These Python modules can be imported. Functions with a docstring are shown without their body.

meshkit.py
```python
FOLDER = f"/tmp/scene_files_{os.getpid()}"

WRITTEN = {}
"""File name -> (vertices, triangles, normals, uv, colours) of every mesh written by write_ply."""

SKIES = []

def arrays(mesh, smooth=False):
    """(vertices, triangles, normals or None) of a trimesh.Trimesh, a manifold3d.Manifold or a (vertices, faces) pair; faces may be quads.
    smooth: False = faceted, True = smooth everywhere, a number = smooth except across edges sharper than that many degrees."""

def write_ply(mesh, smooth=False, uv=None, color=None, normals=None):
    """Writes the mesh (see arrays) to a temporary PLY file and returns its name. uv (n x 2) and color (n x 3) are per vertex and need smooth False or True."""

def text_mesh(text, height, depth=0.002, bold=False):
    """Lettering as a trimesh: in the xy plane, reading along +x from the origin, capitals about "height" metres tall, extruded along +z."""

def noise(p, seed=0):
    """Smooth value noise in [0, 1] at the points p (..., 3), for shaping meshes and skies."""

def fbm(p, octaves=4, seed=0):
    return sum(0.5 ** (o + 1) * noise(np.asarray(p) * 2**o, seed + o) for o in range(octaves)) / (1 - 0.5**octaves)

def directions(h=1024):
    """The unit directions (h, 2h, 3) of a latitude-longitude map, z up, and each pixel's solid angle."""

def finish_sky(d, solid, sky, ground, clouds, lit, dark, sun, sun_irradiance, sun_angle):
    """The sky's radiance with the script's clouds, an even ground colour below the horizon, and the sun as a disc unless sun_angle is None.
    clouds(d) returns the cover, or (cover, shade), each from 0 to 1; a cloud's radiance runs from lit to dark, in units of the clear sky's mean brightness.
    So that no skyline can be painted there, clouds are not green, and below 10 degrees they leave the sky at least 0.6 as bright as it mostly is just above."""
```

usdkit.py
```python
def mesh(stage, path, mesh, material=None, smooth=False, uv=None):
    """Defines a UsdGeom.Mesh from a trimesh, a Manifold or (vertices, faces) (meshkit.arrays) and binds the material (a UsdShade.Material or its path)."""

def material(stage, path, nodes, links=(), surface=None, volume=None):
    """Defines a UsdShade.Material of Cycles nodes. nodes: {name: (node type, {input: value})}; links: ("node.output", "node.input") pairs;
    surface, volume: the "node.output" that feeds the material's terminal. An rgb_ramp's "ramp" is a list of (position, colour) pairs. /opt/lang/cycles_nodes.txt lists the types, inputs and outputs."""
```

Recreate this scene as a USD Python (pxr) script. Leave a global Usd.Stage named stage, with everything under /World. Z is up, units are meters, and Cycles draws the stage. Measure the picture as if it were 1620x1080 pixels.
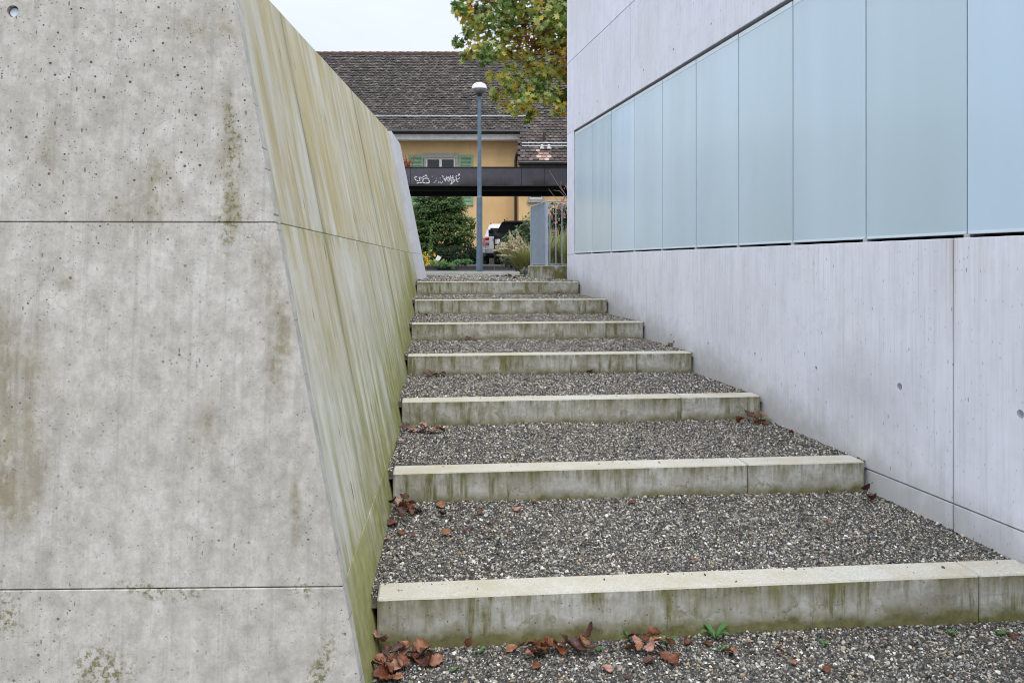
import math, random
import numpy as np
import trimesh, manifold3d as m3
import shapely.geometry as sg
from shapely import affinity
import meshkit, usdkit
from pxr import Usd, UsdGeom, UsdLux, UsdShade, Sdf, Gf, Vt

T = Sdf.ValueTypeNames
rng = np.random.default_rng(7)
random.seed(7)
stage = Usd.Stage.CreateInMemory()
UsdGeom.SetStageUpAxis(stage, UsdGeom.Tokens.z)
UsdGeom.SetStageMetersPerUnit(stage, 1.0)
UsdGeom.Xform.Define(stage, '/World')
UsdGeom.Scope.Define(stage, '/World/Looks')

# ------------------------------------------------------------------ camera
EYE, F, PX, HV = 1.42, 1300.0, 810.0, 417.0          # eye height, focal length in photo pixels, principal column, horizon row
cam = UsdGeom.Camera.Define(stage, '/World/camera')
cam.CreateHorizontalApertureAttr(36.0)
cam.CreateVerticalApertureAttr(36.0 * 682 / 1024)
cam.CreateFocalLengthAttr(36.0 * F / 1620)
cam.CreateVerticalApertureOffsetAttr(-36.0 * (540 - HV) / 1620)
cam.CreateClippingRangeAttr(Gf.Vec2f(0.05, 2000))
cx = UsdGeom.Xformable(cam)
cx.AddTranslateOp().Set(Gf.Vec3d(0, 0, EYE))
cx.AddRotateXYZOp().Set(Gf.Vec3f(90, 0, 0))
cam.CreateExposureAttr(0.66)

# ------------------------------------------------------------------ sky and sun (overcast)
SUN_EL, SUN_ROT = math.radians(62), math.radians(165)
dome = UsdLux.DomeLight.Define(stage, '/World/sky')
dome.CreateIntensityAttr(1.0)
sun = UsdLux.DistantLight.Define(stage, '/World/sun')
sun.CreateNormalizeAttr(True)
sun.CreateIntensityAttr(0.40)
sun.CreateAngleAttr(30.0)
sun.CreateColorAttr(Gf.Vec3f(1.0, 0.97, 0.93))
sx = UsdGeom.Xformable(sun)
sx.AddRotateZOp().Set(-math.degrees(SUN_ROT))
sx.AddRotateXOp().Set(-90 + math.degrees(SUN_EL))
# light shines along its -z: the ops above turn +z towards the sun
sx.ClearXformOpOrder()
_d = np.array([math.sin(SUN_ROT) * math.cos(SUN_EL), math.cos(SUN_ROT) * math.cos(SUN_EL), math.sin(SUN_EL)])
_r = Gf.Rotation(Gf.Vec3d(0, 0, 1), Gf.Vec3d(*map(float, _d)))
sx.AddTransformOp().Set(Gf.Matrix4d().SetRotate(_r))


# ------------------------------------------------------------------ node graphs
class G:
    """A small builder of Cycles node graphs. A value that starts with @ is a link."""
    def __init__(s):
        s.nodes, s.links, s.k = {}, [], 0
    def n(s, kind, out=None, **inp):
        s.k += 1
        name = f'n{s.k}'
        vals = {}
        for a, v in inp.items():
            if isinstance(v, str) and v.startswith('@'):
                s.links.append((v[1:], f'{name}.{a}'))
            else:
                vals[a] = v
        s.nodes[name] = (kind, vals)
        return f'@{name}.{out}' if out else name
    def pos(s):
        return s.n('geometry', 'position')
    def obj(s):
        return s.n('texture_coordinate', 'object')
    def mapv(s, v, scale=(1, 1, 1), loc=(0, 0, 0), rot=(0, 0, 0)):
        return s.n('mapping', 'vector', vector=v, scale=scale, location=loc, rotation=rot)
    def noise(s, v, scale=1., detail=3., rough=.5, dist=0.):
        return s.n('noise_texture', 'fac', vector=v, scale=scale, detail=detail, roughness=rough, distortion=dist)
    def noisec(s, v, scale=1., detail=3.):
        return s.n('noise_texture', 'color', vector=v, scale=scale, detail=detail)
    def voro(s, v, scale, out='distance', feature='f1', rnd=1.):
        return s.n('voronoi_texture', out, vector=v, scale=scale, feature=feature, randomness=rnd)
    def ramp(s, f, stops):
        return s.n('rgb_ramp', 'color', fac=f, ramp=[(p, c if np.ndim(c) else (c, c, c)) for p, c in stops])
    def rng(s, f, a, b, c=0., d=1.):
        return s.n('map_range', 'result', value=f, from_min=a, from_max=b, to_min=c, to_max=d, clamp=True)
    def m(s, op, a, b=0., c=0.):
        return s.n('math', 'value', math_type=op, value1=a, value2=b, value3=c)
    def mul(s, a, b): return s.m('multiply', a, b)
    def add(s, a, b): return s.m('add', a, b)
    def mix(s, f, a, b, kind='mix'):
        return s.n('mix', 'color', mix_type=kind, fac=f, color1=a, color2=b)
    def xyz(s, v):
        k = s.n('separate_xyz', vector=v)
        return f'@{k}.x', f'@{k}.y', f'@{k}.z'
    def vec(s, x=0., y=0., z=0.): return s.n('combine_xyz', 'vector', x=x, y=y, z=z)
    def band(s, x, c, w):
        """1 at x = c, falling to 0 at a distance w."""
        return s.rng(s.m('absolute', s.m('subtract', x, c)), 0., w, 1., 0.)
    def blob(s, v, c, r, amt=1.):
        """An ellipsoid patch round c with radii r, 1 in its middle."""
        q = s.mapv(v, scale=tuple(1 / x for x in r), loc=tuple(-a / x for a, x in zip(c, r)))
        return s.mul(s.n('gradient_texture', 'fac', gradient_type='spherical', vector=q), amt)
    def bump(s, h, strength=.5, dist=.01, normal=None):
        kw = {'normal': normal} if normal else {}
        return s.n('bump', 'normal', height=h, strength=strength, distance=dist, **kw)
    def done(s, name, bsdf):
        return usdkit.material(stage, '/World/Looks/' + name, s.nodes, s.links, surface=bsdf[1:])
    def principled(s, name, **kw):
        return s.done(name, s.n('principled_bsdf', 'BSDF', **kw))


def plain(name, color, rough=.6, metal=0., var=.12, scale=6., bump=0., bscale=40., spec=.5, **kw):
    g = G()
    p = g.obj()
    a = np.array(color)
    c = g.ramp(g.noise(p, scale, 5, .6), [(.25, tuple(a * (1 - var))), (.75, tuple(np.minimum(a * (1 + var), 1)))])
    d = dict(base_color=c, roughness=rough, metallic=metal, specular_ior_level=spec, **kw)
    if bump:
        d['normal'] = g.bump(g.noise(p, bscale, 4, .6), bump, .004)
    return g.principled(name, **d)


# sky material: thin high overcast, the physical sky showing through a little
g = G()
sk = g.n('sky_texture', 'color', sky_type='single_scattering', sun_disc=False, sun_elevation=SUN_EL, sun_rotation=SUN_ROT, altitude=400., air_density=1., aerosol_density=1.)
dv = g.n('texture_coordinate', 'generated')
cl = g.noise(g.mapv(dv, scale=(1.3, 1.3, 3.2)), 2.2, 5, .5)
cover = g.rng(cl, .3, .66, .80, .95)
dz_ = g.xyz(g.n('vector_math', 'vector', math_type='normalize', vector1=dv))[2]
grade = g.rng(dz_, 0., 1., .33, 1.)                       # an overcast sky is about three times as bright overhead as at the horizon
cloud = g.ramp(g.noise(g.mapv(dv, scale=(1., 1., 2.5)), 3.1, 4, .5), [(.3, (10.9, 11.9, 13.4)), (.7, (12.6, 13.3, 14.4))])
cloud = g.mix(1., cloud, g.vec(grade, grade, grade), 'multiply')
SKYMAT = usdkit.material(stage, '/World/Looks/overcast_sky', *(lambda b: (g.nodes, g.links))(None), surface=g.n('background_shader', 'background', color=g.mix(cover, sk, cloud), strength=0.10)[1:])
UsdShade.MaterialBindingAPI.Apply(dome.GetPrim()).Bind(SKYMAT)

# ------------------------------------------------------------------ objects
used = {}


def numbered(parent, name):
    k = used.get((parent, name), 0)
    used[(parent, name)] = k + 1
    return f'{parent}/{name}' + (f'_{k:03d}' if k else '')


def tag(prim, label=None, cat=None, group=None, kind=None):
    for k, v in (('label', label), ('category', cat), ('group', group), ('kind', kind)):
        if v:
            prim.SetCustomDataByKey(k, v)
    return prim


def thing(name, label=None, cat=None, loc=(0, 0, 0), rz=0., group=None, kind=None):
    p = numbered('/World', name)
    x = UsdGeom.Xform.Define(stage, p)
    if any(loc) or rz:
        x.AddTranslateOp().Set(Gf.Vec3d(*map(float, loc)))
        if rz:
            x.AddRotateZOp().Set(math.degrees(rz))
    tag(x.GetPrim(), label, cat, group, kind)
    return p


def part(parent, name, mesh, mat, smooth=False, label=None, prim=None):
    """ONE mesh under its thing (or part). prim: {name: per-vertex floats}."""
    p = numbered(parent, name)
    m = usdkit.mesh(stage, p, mesh, mat, smooth=smooth)
    if label:
        tag(m.GetPrim(), label)
    if prim:
        for k, v in prim.items():
            UsdGeom.PrimvarsAPI(m).CreatePrimvar(k, T.FloatArray, 'vertex').Set(Vt.FloatArray.FromNumpy(np.asarray(v, np.float32)))
    return p


def top(name, mesh, mat, label=None, cat=None, group=None, kind=None, smooth=False, prim=None):
    p = part('/World', name, mesh, mat, smooth, None, prim)
    tag(stage.GetPrimAtPath(p), label, cat, group, kind)
    return p


def box(x0, x1, y0, y1, z0, z1, bev=0.):
    if bev <= 0:
        m = trimesh.creation.box([x1 - x0, y1 - y0, z1 - z0])
        m.apply_translation([(x0 + x1) / 2, (y0 + y1) / 2, (z0 + z1) / 2])
        return m
    pts = []
    for sx_ in (0, 1):
        for sy_ in (0, 1):
            for sz_ in (0, 1):
                c = np.array([(x0, x1)[sx_], (y0, y1)[sy_], (z0, z1)[sz_]])
                d = np.array([1 - 2 * sx_, 1 - 2 * sy_, 1 - 2 * sz_]) * bev
                for k in range(3):
                    e = d.copy(); e[k] = 0
                    pts.append(c + e)
    return hull(pts)


def hull(pts):
    return tri(m3.Manifold.hull_points(np.asarray(pts, np.float64)))


def tri(man):
    mm = man.to_mesh()
    return trimesh.Trimesh(mm.vert_properties[:, :3], mm.tri_verts, process=False)


def man(t):
    t = t.copy(); t.merge_vertices()
    return m3.Manifold(m3.Mesh(np.asarray(t.vertices, np.float32), np.asarray(t.faces, np.uint32)))


cat = trimesh.util.concatenate


def tube(pts, r, sides=6):
    p = np.asarray(pts, float)
    t = np.gradient(p, axis=0)
    t /= np.linalg.norm(t, axis=1, keepdims=True) + 1e-12
    ref = np.array([0, 0, 1.]) if abs(t[:, 2]).mean() < .8 else np.array([1., 0, 0])
    a = np.cross(t, ref); a /= np.linalg.norm(a, axis=1, keepdims=True) + 1e-12
    b = np.cross(t, a)
    ang = np.arange(sides) * 2 * np.pi / sides
    rr = np.broadcast_to(r, (len(p),))
    v = p[:, None] + rr[:, None, None] * (np.cos(ang)[None, :, None] * a[:, None] + np.sin(ang)[None, :, None] * b[:, None])
    i, j = np.meshgrid(np.arange(len(p) - 1), np.arange(sides), indexing='ij')
    q = np.stack([i * sides + j, i * sides + (j + 1) % sides, (i + 1) * sides + (j + 1) % sides, (i + 1) * sides + j], -1).reshape(-1, 4)
    f = np.vstack([q[:, [0, 2, 1]], q[:, [0, 3, 2]]])
    v = v.reshape(-1, 3)
    n = len(v)
    v = np.vstack([v, p[0], p[-1]])
    e = (len(p) - 1) * sides
    caps = [[n, j, (j + 1) % sides] for j in range(sides)] + [[n + 1, e + (j + 1) % sides, e + j] for j in range(sides)]
    return trimesh.Trimesh(v, np.vstack([f, caps]), process=False)


def lathe(prof, n=32):
    return trimesh.creation.revolve(np.array(prof, float), sections=n)


def at(u, v, Y):
    return np.array([(u - PX) / F * Y, Y, EYE - (v - HV) / F * Y])


def onz(u, v, z):
    Y = F * (EYE - z) / (v - HV)
    return np.array([(u - PX) / F * Y, Y, z])


# ------------------------------------------------------------------ geometry constants
R, TR = 0.17, 1.1675                                   # riser and going of the stairs
H = [EYE - (7.31 - i) * R for i in range(7)]           # top of each step
X0S, DR = 2.752, -0.1877                               # right ends of the steps
X0W = 2.775                                            # building face: X = X0W + DR * Y


def lwx(Y, e):                                         # face of the leaning wall, e = height above the eye
    return -0.579 - 0.0655 * Y - 0.2 * e


def lwfront(X, e):
    return 2.729 + 0.08 * e + 0.025 * (X + 0.6)


SD = np.array([1, 0.0998, 0]); SD /= np.linalg.norm(SD)  # along a step
SN = np.array([-SD[1], SD[0], 0])                        # uphill

# ================================================================== materials
def concrete_front():
    g = G(); p = g.pos()
    wob = g.n('vector_math', 'vector', math_type='multiply_add', vector1=g.noisec(p, 5., 4.), vector2=(.16, .16, .16), vector3=p)
    base = g.ramp(g.noise(p, 1.6, 6, .62), [(.3, (.385, .362, .322)), (.5, (.472, .449, .406)), (.7, (.58, .558, .515))])
    base = g.mix(.6, base, g.ramp(g.noise(g.mapv(p, scale=(1, 1, .8)), 13., 9, .78), [(.3, (.24, .222, .19)), (.5, (.472, .449, .405)), (.68, (.70, .68, .64))]))
    base = g.mix(g.rng(g.noise(p, 34., 5, .75), .52, .7, 0., .5), base, (.30, .288, .262))
    # faint vertical drag marks
    st = g.noise(g.mapv(p, scale=(60, 1, 1.6)), 1., 4, .6)
    base = g.mix(g.rng(st, .52, .72, 0, .4), base, (.28, .27, .245))
    # cloudy brown and olive stains
    stains = None
    for (c, r, a) in [((-1.18, 2.7, 1.71), (.10, .6, .13), .7), ((-.945, 2.7, 1.78), (.05, .6, .34), 1.), ((-.93, 2.7, 1.62), (.05, .6, .12), .9),
                      ((-1.66, 2.65, 1.05), (.2, .6, .27), 1.7), ((-1.60, 2.65, .76), (.12, .6, .24), 1.7), ((-1.40, 2.65, .98), (.1, .6, .12), .5),
                      ((-.83, 2.7, 1.40), (.08, .6, .13), 1.), ((-.78, 2.7, 1.15), (.07, .6, .26), 1.), ((-.99, 2.65, .90), (.07, .6, .16), .8),
                      ((-.70, 2.65, .62), (.035, .6, .20), .9), ((-1.34, 2.7, 1.60), (.10, .6, .10), .7), ((-1.2, 2.7, 1.62), (.16, .6, .2), .55),
                      ((-1.52, 2.7, 1.77), (.06, .6, .22), .6), ((-1.06, 2.7, 2.2), (.3, .6, .08), .6), ((-1.45, 2.7, 1.38), (.06, .6, .06), .8), ((-.81, 2.7, 1.27), (.06, .6, .08), .7)]:
        b = g.blob(wob, (c[0] + .08, c[1] + .08, c[2] + .08), r, a)
        stains = b if stains is None else g.add(stains, b)
    rag = g.noise(g.mapv(p, scale=(9, 9, 4)), 1., 5, .7)
    stains = g.mul(stains, g.rng(rag, .3, .68, .05, 1.5))
    stains = g.mul(stains, g.rng(g.noise(p, 38., 4, .7), .3, .6, .35, 1.2))
    base = g.mix(g.mul(g.rng(stains, .03, .8, 0, .78), g.rng(g.noise(g.mapv(p, scale=(26, 1, 2.2)), 1., 5, .65), .3, .62, .45, 1.)), base, g.ramp(g.noise(p, 7., 4, .6), [(.35, (.20, .162, .11)), (.65, (.25, .212, .115))]))
    # green algae specks
    al = None
    for (c, r) in [((-1.30, 2.64, .13), (.17, .6, .07)), ((-1.62, 2.64, .29), (.10, .6, .10)), ((-.945, 2.7, 1.60), (.05, .6, .2)), ((-.93, 2.7, 1.85), (.03, .6, .2)), ((-.68, 2.65, .37), (.06, .6, .05)), ((-1.13, 2.65, .375), (.2, .6, .03)),
                   ((-.93, 2.7, 1.57), (.1, .6, .03)), ((-.60, 2.65, .12), (.05, .6, .2))]:
        b = g.blob(wob, (c[0] + .08, c[1] + .08, c[2] + .08), r, 1.)
        al = b if al is None else g.add(al, b)
    sp = g.rng(g.noise(p, 60., 4, .7), .48, .6)
    base = g.mix(g.mul(g.rng(al, .05, .6), g.mul(sp, .85)), base, (.15, .14, .045))
    # hairline crazing
    cz = g.voro(g.n('vector_math', 'vector', math_type='multiply_add', vector1=g.noisec(p, 14., 3.), vector2=(.09, .09, .09), vector3=p), 13., 'distance', 'distance_to_edge')
    czm = g.mul(g.rng(cz, 0., .022, 1., 0.), g.rng(g.noise(p, 4., 3, .5), .5, .66))
    base = g.mix(g.mul(czm, .55), base, (.24, .23, .21))
    # bug holes: small round ones and drawn-out ones, denser in the upper lift
    x, y, z = g.xyz(p)
    pq = g.vec(x, z)
    def pores(vec, sc, size, thr):
        k = g.n('voronoi_texture', scale=sc, vector=vec, feature='f1', dimensions='2D')
        cr, _, _ = g.xyz(f'@{k}.color')
        rad = g.mul(g.rng(cr, thr, 1., 0., 1.), size)
        return g.rng(g.m('subtract', f'@{k}.distance', rad), -.03, 0.015, 1., 0.)
    dens = g.rng(z, 1.45, 1.75, .3, 1.)
    h1 = pores(pq, 26., .13, .7)
    h2 = g.mul(pores(g.vec(x, g.mul(z, .35)), 42., .13, .74), .75)
    h3 = g.mul(pores(pq, 70., .19, .68), .7)
    hole = g.m('maximum', g.m('maximum', h1, h2), h3)
    hole = g.mul(hole, g.m('maximum', dens, g.rng(g.noise(p, 3., 2, .5), .5, .6, .1, .8)))
    base = g.mix(g.mul(hole, .9), base, (.07, .06, .045))
    hgt = g.add(g.mul(g.noise(p, 90., 5, .7), .35), g.add(g.mul(g.noise(p, 11., 4, .6), .6), g.mul(hole, -1.4)))
    return g.principled('weathered_concrete_front', base_color=base, roughness=.86, specular_ior_level=.25, normal=g.bump(hgt, .55, .004))


def concrete_side():
    g = G(); p = g.pos(); x, y, z = g.xyz(p)
    sl = g.add(g.mul(z, .0), y)                      # along the wall
    # streaks run down the slope of the face
    lift_ = g.add(g.mul(g.m('greater_than', z, 1.557), 3.37), g.mul(g.m('greater_than', z, .38), 1.91))
    bay = g.add(g.mul(g.m('greater_than', y, 3.71), 2.3), g.mul(g.m('greater_than', y, 6.57), 4.1))
    q = g.vec(g.add(y, g.add(g.mul(lift_, .35), bay)), g.mul(z, .085), g.mul(lift_, .4))
    wv = g.noise(g.mapv(p, scale=(0, .7, .9)), 1.4, 4, .55)
    fine = g.noise(g.mapv(q, scale=(26, 26, 1)), 1., 5, .65)
    mid = g.noise(g.mapv(q, scale=(7, 14, 1)), 1., 5, .6)
    broad = g.noise(g.mapv(q, scale=(1.5, 10, 1), loc=(3.1, 0, 0)), 1., 4, .55)
    base = g.ramp(g.noise(p, 9., 5, .65), [(.3, (.585, .56, .47)), (.7, (.75, .725, .64))])
    # warm bleached upper part
    hi = g.rng(g.add(z, g.mul(wv, .9)), 1.35, 2.7)
    base = g.mix(g.mul(hi, .6), base, (.52, .485, .38))
    ochre = g.mul(g.rng(g.add(mid, g.mul(wv, .25)), .52, .74), g.rng(g.add(hi, g.mul(broad, .7)), .4, .95))
    base = g.mix(g.mul(ochre, .8), base, (.43, .33, .13))
    pale = g.rng(fine, .56, .72)
    base = g.mix(g.mul(pale, .4), base, (.60, .59, .53))
    dark = g.rng(fine, .46, .3)
    base = g.mix(g.mul(dark, .38), base, (.30, .265, .165))
    base = g.mix(g.rng(g.noise(g.mapv(q, scale=(75, 60, 1)), 1., 3, .6), .55, .7, 0., .4), base, (.36, .32, .21))
    base = g.mix(g.rng(g.noise(g.mapv(p, scale=(3, 3, 1.2)), 1., 5, .65), .48, .7, 0., .4), base, (.40, .395, .355))
    # streaks under the crest
    deep = g.mul(g.rng(broad, .5, .66), g.rng(g.noise(g.mapv(q, scale=(38, 20, 1)), 1., 3, .6), .45, .62))
    base = g.mix(g.mul(deep, g.rng(y, 5.2, 7., 0., .62)), base, (.27, .215, .085))
    # run-off under the formwork joints and the front arris
    jj = None
    for c, w, a in ((3.73, .09, 1.), (6.6, .16, .85), (9.45, .3, .5), (2.80, .06, .55), (8.3, .4, .35), (5.2, .2, .3)):
        b = g.mul(g.band(g.add(y, g.mul(wv, .05)), c + .025, w), a)
        jj = b if jj is None else g.m('maximum', jj, b)
    base = g.mix(g.mul(jj, g.rng(mid, .3, .65, .2, .9)), base, (.225, .20, .06))
    base = g.mix(g.mul(g.m('maximum', g.band(y, 3.71, .016), g.m('maximum', g.band(y, 6.57, .03), g.band(y, 9.43, .05))), g.rng(fine, .3, .6, .35, .9)), base, (.12, .105, .03))
    # algae towards the foot, following the stairs, and along the low joint
    foot = g.m('subtract', z, g.m('multiply_add', y, .1456, -.36))
    gm = g.mul(g.rng(g.add(foot, g.mul(mid, -.9)), .72, -.12), g.rng(g.add(g.noise(q, 12., 5, .6), g.mul(g.rng(foot, .5, -.1), .22)), .34, .60))
    gm = g.m('maximum', gm, g.mul(g.rng(broad, .52, .68), g.mul(g.rng(y, 5.5, 6.8), g.rng(fine, .42, .58, 0., .6))))
    yg = g.mul(g.rng(g.noise(g.mapv(q, scale=(3.2, 9, 1), loc=(1.7, 0, 0)), 1., 4, .6), .46, .62), g.rng(g.add(z, g.mul(wv, -.6)), .9, 1.7, .25, .75))
    base = g.mix(g.mul(yg, g.rng(mid, .3, .6, .3, .8)), base, (.53, .455, .22))
    gm = g.m('maximum', gm, g.mul(g.band(z, 1.545, .06), g.rng(mid, .45, .65, 0., .5)))
    base = g.mix(g.mul(gm, .85), base, g.ramp(g.noise(p, 14., 4, .6), [(.35, (.19, .20, .035)), (.65, (.32, .315, .085))]))
    # bare cleaner concrete near the far end
    base = g.mix(g.mul(g.rng(g.add(y, g.mul(z, -.35)), 9.2, 10.2), .5), base, (.56, .56, .56))
    # bleached bare patches between the runs
    bare = g.mul(g.rng(g.noise(g.mapv(q, scale=(2.2, 6, 1), loc=(9., 2., 0)), 1., 4, .6), .5, .66), g.rng(g.noise(g.mapv(p, scale=(0, 1.1, 1.3)), 1.2, 4, .6), .42, .6))
    base = g.mix(g.mul(bare, .7), base, (.66, .65, .60))
    # a few long slits
    kq = g.vec(y, g.mul(z, .22), 0.)
    wet = g.mul(g.rng(g.add(foot, g.mul(g.noise(p, 4., 5, .6), -.5)), .02, -.22), g.rng(g.noise(p, 11., 5, .7), .35, .6))
    base = g.mix(g.mul(wet, .5), base, (.15, .145, .035))
    k = g.n('voronoi_texture', scale=7.5, vector=kq, feature='f1', dimensions='2D')
    cr, _, _ = g.xyz(f'@{k}.color')
    slit = g.rng(g.m('subtract', f'@{k}.distance', g.mul(g.rng(cr, .72, 1.), .07)), -.02, .006, 1., 0.)
    base = g.mix(g.mul(slit, .8), base, (.07, .06, .03))
    k2 = g.n('voronoi_texture', scale=24., vector=kq, feature='f1', dimensions='2D')
    cr2, _, _ = g.xyz(f'@{k2}.color')
    slit2 = g.rng(g.m('subtract', f'@{k2}.distance', g.mul(g.rng(cr2, .6, 1.), .1)), -.02, .008, 1., 0.)
    base = g.mix(g.mul(slit2, .5), base, (.16, .14, .08))
    hgt = g.add(g.mul(fine, .8), g.add(g.mul(g.noise(p, 60., 4, .7), .3), g.mul(slit, -1.)))
    tone = g.rng(g.n('object_info', 'random'), 0., 1., .95, 1.04)
    base = g.mix(1., base, g.vec(tone, tone, tone), 'multiply')
    return g.principled('weathered_concrete_side', base_color=base, roughness=.88, specular_ior_level=.2, normal=g.bump(hgt, .5, .005))


def concrete_building():
    g = G(); p = g.pos(); x, y, z = g.xyz(p)
    q = g.vec(y, g.mul(z, .035), 0.)
    fine = g.noise(g.mapv(q, scale=(34, 34, 1)), 1., 5, .65)
    vfine = g.noise(g.mapv(q, scale=(110, 70, 1)), 1., 3, .6)
    base = g.ramp(g.noise(g.mapv(p, scale=(1, 1, .5)), 1.3, 5, .6), [(.3, (.63, .635, .71)), (.7, (.745, .75, .845))])
    base = g.mix(g.rng(fine, .5, .72, 0., .38), base, (.44, .44, .48))
    sp_ = g.rng(g.noise(g.mapv(p, scale=(1, 1, .6)), 2.1, 4, .6), .38, .66)
    base = g.mix(g.mul(sp_, g.rng(vfine, .5, .68, 0., .5)), base, (.42, .42, .46))
    base = g.mix(g.rng(g.noise(p, 7., 6, .7), .48, .72, 0., .38), base, (.50, .50, .535))
    base = g.mix(g.rng(g.noise(g.mapv(p, scale=(1, 1, .4)), .9, 4, .6), .5, .68, 0., .3), base, (.52, .51, .50))
    base = g.mix(g.rng(fine, .48, .3, 0., .4), base, (.74, .745, .80))
    # grey damp bloom and dirt
    bl = g.mul(g.blob(p, (2.05, 4.5, .72), (2., .7, .35)), g.noise(p, 6., 4, .6))
    base = g.mix(g.rng(bl, .05, .5, 0., .5), base, (.40, .40, .44))
    # rusty wash under the sill by the joint
    ru = g.mul(g.m('maximum', g.band(y, 3.83, .10), g.mul(g.band(y, 3.66, .05), .7)), g.rng(z, 1.05, 1.56))
    base = g.mix(g.mul(ru, g.rng(fine, .35, .6, .1, .6)), base, (.40, .36, .30))
    # dirty foot above the gravel, and the slightly greyer plinth lift
    foot = g.m('subtract', z, g.m('multiply_add', y, .1456, -.36))
    base = g.mix(g.mul(g.rng(g.add(foot, g.mul(g.noise(p, 9., 4, .6), -.28)), .10, -.14), .7), base, (.36, .35, .32))
    base = g.mix(g.rng(z, .303, .300, 0., .22), base, (.46, .46, .47))
    # drawn-out pores
    def pore(sc, zs, size, thr):
        k = g.n('voronoi_texture', scale=sc, vector=g.vec(y, g.mul(z, zs), 0.), feature='f1', dimensions='2D')
        cr, _, _ = g.xyz(f'@{k}.color')
        return g.rng(g.m('subtract', f'@{k}.distance', g.mul(g.rng(cr, thr, 1.), size)), -.025, .01, 1., 0.)
    po = g.m('maximum', g.mul(pore(20., .3, .08, .76), .8), g.mul(pore(48., .35, .12, .7), .6))
    base = g.mix(po, base, (.22, .22, .235))
    hgt = g.add(g.mul(fine, .5), g.add(g.mul(vfine, .5), g.add(g.mul(g.noise(p, 70., 4, .6), .3), g.mul(po, -.9))))
    tone = g.rng(g.n('object_info', 'random'), 0., 1., .94, 1.04)
    base = g.mix(1., base, g.vec(tone, tone, tone), 'multiply')
    return g.principled('building_concrete', base_color=base, roughness=.8, specular_ior_level=.3, normal=g.bump(hgt, .4, .003))


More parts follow.
